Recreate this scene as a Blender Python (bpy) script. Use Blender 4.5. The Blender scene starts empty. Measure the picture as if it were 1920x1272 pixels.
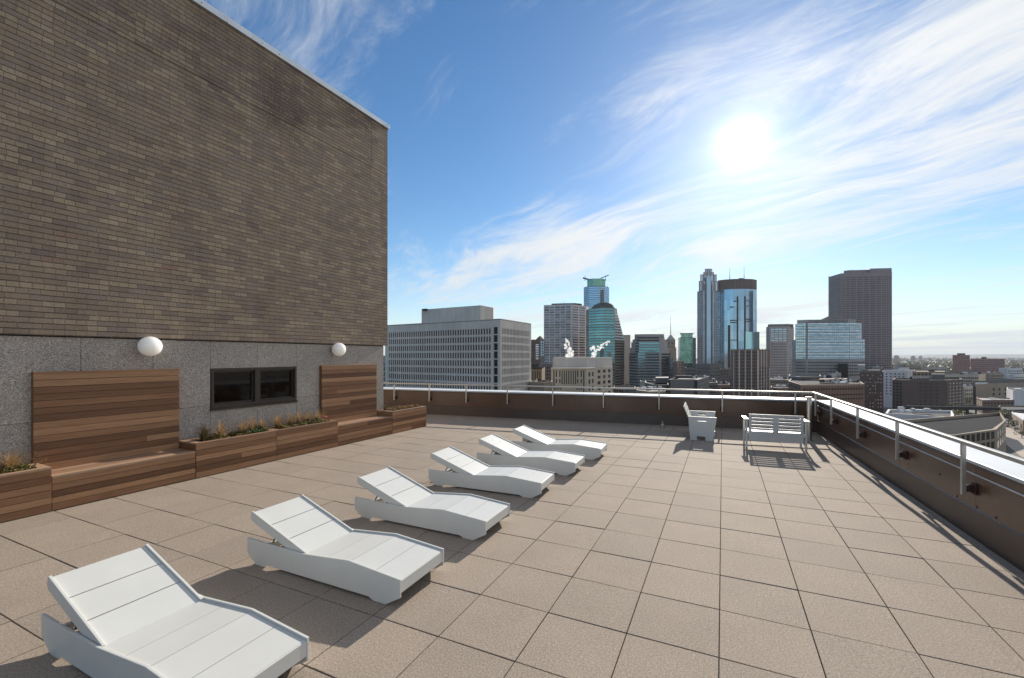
import bpy, bmesh, math, random
from mathutils import Vector, Matrix, noise
random.seed(7)
R = math.radians
S = bpy.context.scene
COL = S.collection
# ------------------------------------------------------------------ camera
F, TH, Y0, CZ, CX, CY = 810.2, -0.4536, 668.0, 2.03, 0.0226, -8.105
cam = bpy.data.objects.new('camera', bpy.data.cameras.new('camera'))
COL.objects.link(cam)
cam.location = (CX, CY, CZ)
cam.rotation_euler = (R(90), 0, -TH)
cam.data.sensor_width = 36
cam.data.lens = 36 * F / 1920
cam.data.shift_y = (Y0 - 636) / 1920
cam.data.clip_start = 0.05
cam.data.clip_end = 40000
S.camera = cam
S.cycles.volume_bounces = 3
# ------------------------------------------------------------------ exposure
S.view_settings.view_transform = 'Standard'
S.view_settings.look = 'None'
S.view_settings.gamma = 1
S.view_settings.exposure = 0.42
# ------------------------------------------------------------------ sun and sky
SUN_EL, SUN_AZ = R(23.6), R(2.0)
SD = Vector((math.sin(SUN_AZ) * math.cos(SUN_EL), math.cos(SUN_AZ) * math.cos(SUN_EL), math.sin(SUN_EL)))
sl = bpy.data.lights.new('sun', 'SUN')
sl.energy = 5.0
sl.angle = R(0.5)
sl.color = (1.0, 0.92, 0.80)
so = bpy.data.objects.new('sun', sl)
so.rotation_euler = SD.to_track_quat('Z', 'Y').to_euler()
so.location = (0, 0, 60)
COL.objects.link(so)


class NT:
    """tiny node-tree helper"""
    def __init__(self, tree):
        self.t = tree
        tree.nodes.clear()

    def n(self, kind, **kw):
        nd = self.t.nodes.new(kind)
        ins = kw.pop('ins', {})
        for k, v in kw.items():
            setattr(nd, k, v)
        for k, v in ins.items():
            s = nd.inputs[k]
            if isinstance(v, bpy.types.NodeSocket):
                self.t.links.new(v, s)
            else:
                s.default_value = v
        return nd

    def math(self, op, a, b=None, clamp=False):
        nd = self.n('ShaderNodeMath', operation=op, use_clamp=clamp)
        for i, v in enumerate((a, b)):
            if v is None:
                continue
            if isinstance(v, bpy.types.NodeSocket):
                self.t.links.new(v, nd.inputs[i])
            else:
                nd.inputs[i].default_value = v
        return nd.outputs[0]

    def mix(self, fac, a, b, blend='MIX'):
        nd = self.n('ShaderNodeMix', data_type='RGBA', blend_type=blend)
        for key, v in (('Factor', fac), ('A', a), ('B', b)):
            s = [q for q in nd.inputs if q.name == key and (q.type == ('VALUE' if key == 'Factor' else 'RGBA'))][0]
            if isinstance(v, bpy.types.NodeSocket):
                self.t.links.new(v, s)
            else:
                s.default_value = v if key == 'Factor' else (tuple(v) + (1,) if len(v) == 3 else v)
        return [q for q in nd.outputs if q.type == 'RGBA'][0]

    def ramp(self, fac, pts, interp='LINEAR'):
        nd = self.n('ShaderNodeValToRGB')
        cr = nd.color_ramp
        cr.interpolation = interp
        while len(cr.elements) < len(pts):
            cr.elements.new(0.5)
        for e, (p, c) in zip(cr.elements, pts):
            e.position = p
            e.color = tuple(c) + (1,) if len(c) == 3 else c
        self.t.links.new(fac, nd.inputs[0])
        return nd.outputs[0]

    def link(self, a, b):
        self.t.links.new(a, b)


world = bpy.data.worlds.new('World')
S.world = world
world.use_nodes = True
w = NT(world.node_tree)
SKYK = 0.086
sky = w.n('ShaderNodeTexSky', sky_type='NISHITA', sun_disc=False, sun_elevation=SUN_EL, sun_rotation=SUN_AZ,
          altitude=300, air_density=1.0, dust_density=0.12, ozone_density=2.2)
hs = w.n('ShaderNodeHueSaturation', ins={'Saturation': 1.22, 'Value': 1.14, 'Color': sky.outputs[0]})
geo = w.n('ShaderNodeTexCoord')
gen = geo.outputs['Generated']
sep = w.n('ShaderNodeSeparateXYZ', ins={0: gen})
zc = w.math('MAXIMUM', sep.outputs[2], 0.0)
den = w.math('ADD', zc, 0.07)
px = w.math('DIVIDE', sep.outputs[0], den)
py = w.math('DIVIDE', sep.outputs[1], den)
cmb = w.n('ShaderNodeCombineXYZ', ins={0: px, 1: py})
# cirrus run along the azimuth of the wind
WA = math.atan((480 - 960) / F) + TH
rotn = w.n('ShaderNodeVectorRotate', rotation_type='Z_AXIS', ins={'Vector': cmb.outputs[0], 'Angle': WA})
# after the rotation +Y is along the wind
warp = w.n('ShaderNodeTexNoise', noise_dimensions='3D', ins={'Vector': rotn.outputs[0], 'Scale': 0.42, 'Detail': 3.0})
wv = w.n('ShaderNodeVectorMath', operation='MULTIPLY_ADD',
         ins={0: warp.outputs['Color'], 1: (1.5, 1.8, 0), 2: rotn.outputs[0]})
m1 = w.n('ShaderNodeMapping', ins={'Vector': wv.outputs[0], 'Scale': (1.0, 0.24, 1), 'Location': (3.1, 5.2, 0)})
n1 = w.n('ShaderNodeTexNoise', ins={'Vector': m1.outputs[0], 'Scale': 1.55, 'Detail': 14.0, 'Roughness': 0.66, 'Distortion': 0.8})
m2 = w.n('ShaderNodeMapping', ins={'Vector': wv.outputs[0], 'Scale': (1.5, 0.42, 1), 'Location': (1.3, 9.7, 0), 'Rotation': (0, 0, 0.5)})
n2 = w.n('ShaderNodeTexNoise', ins={'Vector': m2.outputs[0], 'Scale': 2.3, 'Detail': 14.0, 'Roughness': 0.72, 'Distortion': 1.2})
m3 = w.n('ShaderNodeMapping', ins={'Vector': rotn.outputs[0], 'Scale': (0.62, 0.30, 1), 'Location': (7.3, 2.2, 0)})
n3 = w.n('ShaderNodeTexNoise', ins={'Vector': m3.outputs[0], 'Scale': 1.0, 'Detail': 4.0, 'Distortion': 0.4})
s1 = w.math('ADD', w.math('MULTIPLY', n1.outputs[0], 0.68), w.math('MULTIPLY', n2.outputs[0], 0.40))
# more cloud to the west (right of the sun), a clear sky to the east
rgt = Vector((math.cos(TH), -math.sin(TH), 0))
dotr = w.n('ShaderNodeVectorMath', operation='DOT_PRODUCT', ins={0: gen, 1: tuple(rgt)})
cov = w.math('MULTIPLY', dotr.outputs['Value'], 0.16)
fwd = w.n('ShaderNodeVectorMath', operation='DOT_PRODUCT', ins={0: gen, 1: (math.sin(TH), math.cos(TH), 0)})
# unseen white cloud added behind the camera to lift the shaded faces
cov = w.math('ADD', cov, w.math('MULTIPLY', w.math('MAXIMUM', w.math('MULTIPLY', fwd.outputs['Value'], -1.0), 0.0), 0.10))
cov = w.math('ADD', cov, w.math('MULTIPLY', w.math('SUBTRACT', n3.outputs[0], 0.5), 0.75))
raw = w.math('ADD', s1, cov)
cl = w.n('ShaderNodeMapRange', interpolation_type='SMOOTHSTEP', ins={'Value': raw, 'From Min': 0.488, 'From Max': 0.79})
cloud = w.math('MULTIPLY', cl.outputs[0], 0.97)
# aureole of the sun in thin cirrus
dots = w.n('ShaderNodeVectorMath', operation='DOT_PRODUCT', ins={0: gen, 1: tuple(SD)})
dp = w.math('MAXIMUM', dots.outputs['Value'], 0.0)
g1 = w.math('MULTIPLY', w.math('POWER', dp, 1300.0), 7.0)
g2 = w.math('MULTIPLY', w.math('POWER', dp, 130.0), 2.2)
g3 = w.math('MULTIPLY', w.math('POWER', dp, 20.0), 0.9)
glow = w.math('ADD', w.math('ADD', g1, g2), g3)
glow_c = w.n('ShaderNodeVectorMath', operation='SCALE', ins={0: (1.0, 0.97, 0.92), 'Scale': glow})
cb = w.math('ADD', w.math('MULTIPLY', w.math('POWER', dp, 5.0), 0.8), 7.4)
ccol = w.n('ShaderNodeVectorMath', operation='SCALE', ins={0: (0.97, 0.99, 1.0), 'Scale': cb})
skyc = w.mix(cloud, hs.outputs[0], ccol.outputs[0])
# whitish air low over the horizon
hz = w.math('POWER', w.math('SUBTRACT', 1.0, w.math('MINIMUM', zc, 1.0)), 13.0)
skyc = w.mix(w.math('MULTIPLY', hz, 0.85), skyc, (5.6, 6.5, 7.0))
tot = w.n('ShaderNodeVectorMath', operation='ADD', ins={0: skyc, 1: glow_c.outputs[0]})
bg = w.n('ShaderNodeBackground', ins={'Color': tot.outputs[0], 'Strength': SKYK})
wo = w.n('ShaderNodeOutputWorld', ins={'Surface': bg.outputs[0]})


# ------------------------------------------------------------------ materials
def mat(name, col, rough=0.6, metal=0.0, spec=0.5, nscale=None, namt=0.0, bump=0.0, bscale=None, island=0.0, coords='Object',
        stretch=(1, 1, 1), coat=0.0, emit=None):
    m = bpy.data.materials.new(name)
    m.use_nodes = True
    t = NT(m.node_tree)
    out = t.n('ShaderNodeOutputMaterial')
    b = t.n('ShaderNodeBsdfPrincipled', ins={'Base Color': tuple(col) + (1,), 'Roughness': rough, 'Metallic': metal,
                                             'Specular IOR Level': spec, 'Coat Weight': coat})
    t.link(b.outputs[0], out.inputs[0])
    c = None
    tc = t.n('ShaderNodeTexCoord')
    mp = t.n('ShaderNodeMapping', ins={'Vector': tc.outputs[coords], 'Scale': stretch})
    if nscale:
        nz = t.n('ShaderNodeTexNoise', ins={'Vector': mp.outputs[0], 'Scale': nscale, 'Detail': 6.0, 'Roughness': 0.6})
        lo = tuple(max(0, x * (1 - namt)) for x in col)
        hi = tuple(x * (1 + namt) for x in col)
        c = t.ramp(nz.outputs[0], [(0.3, lo), (0.7, hi)])
    if island:
        g = t.n('ShaderNodeNewGeometry')
        oi = t.n('ShaderNodeObjectInfo')
        rn = t.math('FRACT', t.math('ADD', g.outputs['Random Per Island'], oi.outputs['Random']))
        k = t.math('ADD', t.math('MULTIPLY', rn, 2 * island), 1 - island)
        sc = t.n('ShaderNodeVectorMath', operation='SCALE', ins={0: c if c else tuple(col), 'Scale': k})
        c = sc.outputs[0]
    if c:
        t.link(c, b.inputs['Base Color'])
    if bump:
        nb = t.n('ShaderNodeTexNoise', ins={'Vector': mp.outputs[0], 'Scale': bscale or nscale or 30, 'Detail': 5.0})
        bp = t.n('ShaderNodeBump', ins={'Height': nb.outputs[0], 'Strength': bump, 'Distance': 0.02})
        t.link(bp.outputs[0], b.inputs['Normal'])
    return m


def m_paver():
    m = bpy.data.materials.new('paver')
    m.use_nodes = True
    t = NT(m.node_tree)
    out = t.n('ShaderNodeOutputMaterial')
    b = t.n('ShaderNodeBsdfPrincipled', ins={'Roughness': 0.85, 'Specular IOR Level': 0.22})
    t.link(b.outputs[0], out.inputs[0])
    tc = t.n('ShaderNodeTexCoord')
    ob = tc.outputs['Object']
    g = t.n('ShaderNodeNewGeometry')
    sp = t.n('ShaderNodeTexNoise', ins={'Vector': ob, 'Scale': 75.0, 'Detail': 5.0, 'Roughness': 0.85})
    c = t.ramp(sp.outputs[0], [(0.27, (0.115, 0.092, 0.073)), (0.5, (0.312, 0.256, 0.205)), (0.73, (0.56, 0.475, 0.39))])
    big = t.n('ShaderNodeTexNoise', ins={'Vector': ob, 'Scale': 1.6, 'Detail': 6.0, 'Roughness': 0.65})
    c = t.mix(0.75, c, t.ramp(big.outputs[0], [(0.32, (0.91, 0.91, 0.91)), (0.68, (1.06, 1.055, 1.05))]), 'MULTIPLY')
    rv = t.ramp(g.outputs['Random Per Island'], [(0, (0.945, 0.945, 0.95)), (0.5, (1, 0.995, 0.99)), (1, (1.04, 1.03, 1.02))])
    c = t.mix(1.0, c, rv, 'MULTIPLY')
    # dark mineral streaks and a few stains with shapes of their own
    st = t.n('ShaderNodeTexNoise', ins={'Vector': t.n('ShaderNodeMapping', ins={'Vector': ob, 'Scale': (9, 2.2, 1), 'Rotation': (0, 0, 0.5)}).outputs[0],
                                        'Scale': 1.1, 'Detail': 8.0, 'Roughness': 0.7, 'Distortion': 0.8})
    c = t.mix(t.math('MULTIPLY', t.ramp(st.outputs[0], [(0.60, (0, 0, 0)), (0.74, (1, 1, 1))]), 0.36), c, (0.16, 0.13, 0.105))
    # bright mica flecks
    vo = t.n('ShaderNodeTexVoronoi', ins={'Vector': ob, 'Scale': 22.0})
    fl = t.math('LESS_THAN', vo.outputs['Distance'], 0.055)
    wn = t.n('ShaderNodeSeparateColor', ins={0: vo.outputs['Color']})
    fl = t.math('MULTIPLY', fl, t.math('GREATER_THAN', wn.outputs[0], 0.86))
    c = t.mix(t.math('MULTIPLY', fl, 0.8), c, (0.85, 0.82, 0.78))
    t.link(c, b.inputs['Base Color'])
    bp = t.n('ShaderNodeBump', ins={'Height': sp.outputs[0], 'Strength': 0.22, 'Distance': 0.004})
    t.link(bp.outputs[0], b.inputs['Normal'])
    return m


def m_brick():
    m = bpy.data.materials.new('brick')
    m.use_nodes = True
    t = NT(m.node_tree)
    out = t.n('ShaderNodeOutputMaterial')
    b = t.n('ShaderNodeBsdfPrincipled', ins={'Roughness': 0.85, 'Specular IOR Level': 0.2})
    t.link(b.outputs[0], out.inputs[0])
    tc = t.n('ShaderNodeTexCoord')
    ob = tc.outputs['Object']
    # ragged arrises: jitter the lookup a few millimetres
    jn = t.n('ShaderNodeTexNoise', ins={'Vector': ob, 'Scale': 22.0, 'Detail': 4.0, 'Roughness': 0.7})
    jv = t.n('ShaderNodeVectorMath', operation='MULTIPLY_ADD', ins={0: jn.outputs['Color'], 1: (0.009, 0.009, 0.009), 2: ob})
    sp = t.n('ShaderNodeSeparateXYZ', ins={0: jv.outputs[0]})
    BW_, BH_ = 0.232, 0.0775
    u = t.math('ADD', sp.outputs[0], sp.outputs[1])
    u = t.math('ADD', u, 50.0)
    z = sp.outputs[2]
    row = t.math('FLOOR', t.math('DIVIDE', z, BH_))
    # every third course is laid with headers, and each course starts a little off
    wr = t.n('ShaderNodeTexWhiteNoise', noise_dimensions='1D', ins={'W': row})
    off = t.math('ADD', t.math('MULTIPLY', t.math('MODULO', row, 2.0), BW_ * 0.5), t.math('MULTIPLY', wr.outputs['Value'], 0.05))
    uu = t.math('ADD', u, off)
    col = t.math('FLOOR', t.math('DIVIDE', uu, BW_))
    fx = t.math('FRACT', t.math('DIVIDE', uu, BW_))
    fz = t.math('FRACT', t.math('DIVIDE', z, BH_))
    cell = t.n('ShaderNodeCombineXYZ', ins={0: col, 1: row})
    wn = t.n('ShaderNodeTexWhiteNoise', noise_dimensions='2D', ins={'Vector': cell.outputs[0]})
    half = t.math('GREATER_THAN', wn.outputs['Value'], 0.72)        # some stretchers are two bats
    fx2 = t.math('FRACT', t.math('MULTIPLY', fx, 2.0))
    ex = t.math('MULTIPLY', t.math('MINIMUM', fx, t.math('SUBTRACT', 1.0, fx)), BW_)
    ex2 = t.math('MULTIPLY', t.math('MINIMUM', fx2, t.math('SUBTRACT', 1.0, fx2)), BW_ * 0.5)
    ex = t.math('MINIMUM', ex, t.math('ADD', ex2, t.math('MULTIPLY', t.math('SUBTRACT', 1.0, half), 1.0)))
    ez = t.math('MULTIPLY', t.math('MINIMUM', fz, t.math('SUBTRACT', 1.0, fz)), BH_)
    mz = t.n('ShaderNodeMapRange', interpolation_type='SMOOTHSTEP', ins={'Value': ez, 'From Min': 0.0035, 'From Max': 0.0095, 'To Min': 1.0, 'To Max': 0.0})
    mx = t.n('ShaderNodeMapRange', interpolation_type='SMOOTHSTEP', ins={'Value': ex, 'From Min': 0.0025, 'From Max': 0.007, 'To Min': 0.55, 'To Max': 0.0})
    mort = t.math('MAXIMUM', mz.outputs[0], mx.outputs[0])
    c0 = t.ramp(wn.outputs['Value'], [(0.0, (0.225, 0.172, 0.148)), (0.22, (0.275, 0.212, 0.160)), (0.45, (0.312, 0.240, 0.176)),
                                      (0.65, (0.262, 0.207, 0.178)), (0.82, (0.345, 0.268, 0.190)), (0.985, (0.380, 0.300, 0.220)), (1.0, (0.27, 0.175, 0.135))])
    big = t.n('ShaderNodeTexNoise', ins={'Vector': ob, 'Scale': 0.8, 'Detail': 9.0, 'Roughness': 0.65})
    c1 = t.mix(0.9, c0, t.ramp(big.outputs[0], [(0.3, (0.80, 0.79, 0.80)), (0.7, (1.14, 1.13, 1.08))]), 'MULTIPLY')
    fine = t.n('ShaderNodeTexNoise', ins={'Vector': t.n('ShaderNodeMapping', ins={'Vector': ob, 'Scale': (1, 1, 2.4)}).outputs[0], 'Scale': 34.0, 'Detail': 7.0, 'Roughness': 0.75})
    c1 = t.mix(1.0, c1, t.ramp(fine.outputs[0], [(0.28, (0.55, 0.54, 0.54)), (0.5, (1.0, 1.0, 1.0)), (0.72, (1.42, 1.41, 1.38))]), 'MULTIPLY')
    mk = t.n('ShaderNodeTexNoise', ins={'Vector': ob, 'Scale': 3.2, 'Detail': 5.0})
    mcol = t.ramp(mk.outputs[0], [(0.35, (0.045, 0.036, 0.030)), (0.62, (0.110, 0.088, 0.070)), (0.75, (0.185, 0.150, 0.118))])  # mortar darkened: shadow lines of the raked joints put into its colour
    c = t.mix(t.math('MULTIPLY', mort, 0.80), c1, mcol)
    cr = t.n('ShaderNodeTexNoise', ins={'Vector': t.n('ShaderNodeMapping', ins={'Vector': ob, 'Scale': (11, 11, 26)}).outputs[0], 'Scale': 1.0, 'Detail': 4.0, 'Roughness': 0.6})
    # pale flecks scattered along the joints
    c = t.mix(t.math('MULTIPLY', mort, t.ramp(cr.outputs[0], [(0.63, (0, 0, 0)), (0.72, (0.9, 0.9, 0.9))])), c, (0.55, 0.46, 0.33))
    # rain streaks from the coping
    rs = t.n('ShaderNodeTexNoise', ins={'Vector': t.n('ShaderNodeMapping', ins={'Vector': ob, 'Scale': (1.6, 1.6, 0.10)}).outputs[0], 'Scale': 1.5, 'Detail': 6.0, 'Roughness': 0.7})
    c = t.mix(0.65, c, t.ramp(rs.outputs[0], [(0.35, (0.82, 0.81, 0.80)), (0.65, (1.08, 1.08, 1.08))]), 'MULTIPLY')
    # spalled bricks by the control joint
    so = t.n('ShaderNodeSeparateXYZ', ins={0: ob})
    ds = t.n('ShaderNodeVectorMath', operation='DISTANCE', ins={0: t.n('ShaderNodeCombineXYZ', ins={0: so.outputs[1], 1: t.math('MULTIPLY', so.outputs[2], 0.75)}).outputs[0],
                                                              1: (-2.05, 7.25 * 0.75, 0)})
    sn = t.n('ShaderNodeTexNoise', ins={'Vector': ob, 'Scale': 3.5, 'Detail': 9.0, 'Roughness': 0.75})
    sp_f = t.math('SUBTRACT', t.math('ADD', sn.outputs[0], 0.05), t.math('MULTIPLY', ds.outputs['Value'], 0.75))
    sp_m = t.math('MULTIPLY', t.ramp(sp_f, [(0.02, (0, 0, 0)), (0.35, (1, 1, 1))]), t.ramp(fine.outputs[0], [(0.46, (1, 1, 1)), (0.56, (0, 0, 0))]))
    c = t.mix(t.math('MULTIPLY', sp_m, 0.6), c, (0.05, 0.036, 0.03))
    t.link(c, b.inputs['Base Color'])
    hgt = t.math('SUBTRACT', t.math('MULTIPLY', fine.outputs[0], 0.5), mort)
    hgt = t.math('ADD', hgt, t.math('MULTIPLY', wn.outputs['Value'], 0.4))
    bp = t.n('ShaderNodeBump', ins={'Height': hgt, 'Strength': 0.8, 'Distance': 0.008})
    t.link(bp.outputs[0], b.inputs['Normal'])
    return m


def m_granite():
    m = bpy.data.materials.new('granite')
    m.use_nodes = True
    t = NT(m.node_tree)
    out = t.n('ShaderNodeOutputMaterial')
    b = t.n('ShaderNodeBsdfPrincipled', ins={'Roughness': 0.7, 'Specular IOR Level': 0.35})
    t.link(b.outputs[0], out.inputs[0])
    tc = t.n('ShaderNodeTexCoord')
    ob = tc.outputs['Object']
    v = t.n('ShaderNodeTexVoronoi', ins={'Vector': ob, 'Scale': 105.0})
    sc = t.n('ShaderNodeSeparateColor', ins={0: v.outputs['Color']})
    c = t.ramp(sc.outputs[0], [(0.0, (0.150, 0.134, 0.120)), (0.3, (0.320, 0.288, 0.256)), (0.7, (0.395, 0.355, 0.317)), (1.0, (0.60, 0.545, 0.49))])
    big = t.n('ShaderNodeTexNoise', ins={'Vector': ob, 'Scale': 1.3, 'Detail': 6.0})
    c = t.mix(0.8, c, t.ramp(big.outputs[0], [(0.3, (0.82, 0.83, 0.84)), (0.7, (1.1, 1.09, 1.08))]), 'MULTIPLY')
    g = t.n('ShaderNodeNewGeometry')
    c = t.mix(1.0, c, t.ramp(g.outputs['Random Per Island'], [(0, (0.93, 0.94, 0.95)), (1, (1.05, 1.04, 1.03))]), 'MULTIPLY')
    t.link(c, b.inputs['Base Color'])
    bp = t.n('ShaderNodeBump', ins={'Height': sc.outputs[0], 'Strength': 0.3, 'Distance': 0.006})
    t.link(bp.outputs[0], b.inputs['Normal'])
    return m


def m_wood(name, dark, midc, light):
    m = bpy.data.materials.new(name)
    m.use_nodes = True
    t = NT(m.node_tree)
    out = t.n('ShaderNodeOutputMaterial')
    b = t.n('ShaderNodeBsdfPrincipled', ins={'Roughness': 0.5, 'Specular IOR Level': 0.4})
    t.link(b.outputs[0], out.inputs[0])
    tc = t.n('ShaderNodeTexCoord')
    ob = tc.outputs['Object']
    g = t.n('ShaderNodeNewGeometry')
    oi = t.n('ShaderNodeObjectInfo')
    rn = t.math('FRACT', t.math('ADD', g.outputs['Random Per Island'], oi.outputs['Random']))
    off = t.n('ShaderNodeCombineXYZ', ins={0: t.math('MULTIPLY', rn, 37.0), 1: t.math('MULTIPLY', rn, 11.0)})
    v = t.n('ShaderNodeVectorMath', operation='ADD', ins={0: ob, 1: off.outputs[0]})
    mp = t.n('ShaderNodeMapping', ins={'Vector': v.outputs[0], 'Scale': (16, 0.55, 16)})
    n = t.n('ShaderNodeTexNoise', ins={'Vector': mp.outputs[0], 'Scale': 2.4, 'Detail': 8.0, 'Roughness': 0.62, 'Distortion': 0.6})
    k = t.math('ADD', t.math('MULTIPLY', rn, 0.62), t.math('MULTIPLY', n.outputs[0], 0.55))
    c = t.ramp(k, [(0.15, dark), (0.55, midc), (1.0, light)])
    mp2 = t.n('ShaderNodeMapping', ins={'Vector': v.outputs[0], 'Scale': (60, 2.0, 60)})
    n2 = t.n('ShaderNodeTexNoise', ins={'Vector': mp2.outputs[0], 'Scale': 3.0, 'Detail': 5.0})
    c = t.mix(0.6, c, t.ramp(n2.outputs[0], [(0.3, (0.72, 0.70, 0.69)), (0.7, (1.15, 1.15, 1.15))]), 'MULTIPLY')
    t.link(c, b.inputs['Base Color'])
    bp = t.n('ShaderNodeBump', ins={'Height': n2.outputs[0], 'Strength': 0.2, 'Distance': 0.003})
    t.link(bp.outputs[0], b.inputs['Normal'])
    return m


def m_leaf(name, ca, cb, cc, trans=0.25):
    m = bpy.data.materials.new(name)
    m.use_nodes = True
    t = NT(m.node_tree)
    out = t.n('ShaderNodeOutputMaterial')
    g = t.n('ShaderNodeNewGeometry')
    c = t.ramp(g.outputs['Random Per Island'], [(0, ca), (0.5, cb), (1, cc)])
    b = t.n('ShaderNodeBsdfPrincipled', ins={'Roughness': 0.6, 'Specular IOR Level': 0.25, 'Base Color': c})
    tr = t.n('ShaderNodeBsdfTranslucent', ins={'Color': c})
    mx = t.n('ShaderNodeMixShader', ins={0: trans, 1: b.outputs[0], 2: tr.outputs[0]})
    t.link(mx.outputs[0], out.inputs[0])
    return m


M = {}
M['paver'] = m_paver()
M['brick'] = m_brick()
M['granite'] = m_granite()
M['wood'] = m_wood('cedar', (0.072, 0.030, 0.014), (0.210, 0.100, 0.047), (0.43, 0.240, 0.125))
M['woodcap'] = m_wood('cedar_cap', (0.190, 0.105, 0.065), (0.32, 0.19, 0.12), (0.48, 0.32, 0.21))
M['white'] = mat('white_powder_coat', (0.62, 0.618, 0.585), 0.42, nscale=3.0, namt=0.03, bump=0.03, bscale=260)
M['metal'] = mat('galvanised_coping', (0.60, 0.64, 0.68), 0.42, metal=0.55, nscale=2.5, namt=0.08, bump=0.03, bscale=3)
M['copw'] = mat('white_coping', (0.60, 0.63, 0.66), 0.50, metal=0.0, spec=0.3, nscale=1.2, namt=0.07, bump=0.05, bscale=2)
M['steel'] = mat('stainless_steel', (0.52, 0.50, 0.47), 0.30, metal=0.9, nscale=6.0, namt=0.05)
M['rail'] = mat('painted_rail', (0.50, 0.47, 0.43), 0.36, metal=0.5, nscale=9.0, namt=0.08)
M['membrane'] = mat('bronze_membrane', (0.118, 0.067, 0.043), 0.27, spec=0.5, nscale=1.1, namt=0.16, bump=0.12, bscale=4.0)
M['membrane2'] = mat('bronze_base_flashing', (0.070, 0.043, 0.030), 0.36, nscale=2.0, namt=0.15, bump=0.1, bscale=5.0)
M['gasket'] = mat('dark_joint', (0.02, 0.018, 0.017), 0.8, nscale=8, namt=0.2)
M['sealant'] = mat('grey_sealant', (0.22, 0.22, 0.215), 0.7, nscale=3, namt=0.3)
M['rust'] = mat('rust_bracket', (0.055, 0.026, 0.02), 0.8, nscale=20, namt=0.4, bump=0.3)
M['under'] = mat('roof_underlay', (0.02, 0.018, 0.016), 0.9, nscale=4, namt=0.3)
M['bronze'] = mat('bronze_frame', (0.055, 0.044, 0.034), 0.38, metal=0.4, nscale=9, namt=0.1)
M['globe'] = mat('opal_glass', (0.93, 0.91, 0.87), 0.12, spec=0.5, nscale=1.0, namt=0.01, coat=0.3)
_g = M['globe'].node_tree
_b = [n for n in _g.nodes if n.type == 'BSDF_PRINCIPLED'][0]
_b.inputs['Subsurface Weight'].default_value = 1.0
_b.inputs['Subsurface Radius'].default_value = (0.3, 0.28, 0.25)
_b.inputs['Subsurface Scale'].default_value = 1.0
M['darkglass'] = mat('dark_glass', (0.010, 0.006, 0.004), 0.05, spec=0.5, nscale=6, namt=0.8, bump=0.02, bscale=1.5)  # brown noise in the colour stands in for dim warm reflections
M['soil'] = mat('soil', (0.05, 0.035, 0.025), 0.95, nscale=30, namt=0.5, bump=0.8)
M['straw'] = m_leaf('straw_blade', (0.20, 0.115, 0.05), (0.38, 0.235, 0.11), (0.56, 0.40, 0.22), 0.35)
M['straw_dark'] = m_leaf('dark_blade', (0.05, 0.05, 0.025), (0.12, 0.09, 0.04), (0.24, 0.17, 0.08), 0.3)
M['cover'] = m_leaf('cover_leaf', (0.06, 0.065, 0.02), (0.16, 0.13, 0.04), (0.33, 0.25, 0.09), 0.3)
M['cover2'] = m_leaf('green_leaf', (0.03, 0.055, 0.02), (0.065, 0.10, 0.035), (0.14, 0.15, 0.06), 0.3)
M['coverred'] = m_leaf('red_leaf', (0.10, 0.09, 0.025), (0.22, 0.12, 0.04), (0.34, 0.13, 0.09), 0.3)
M['pink'] = mat('pink_petal', (0.65, 0.06, 0.18), 0.6, nscale=20, namt=0.2)


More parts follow.
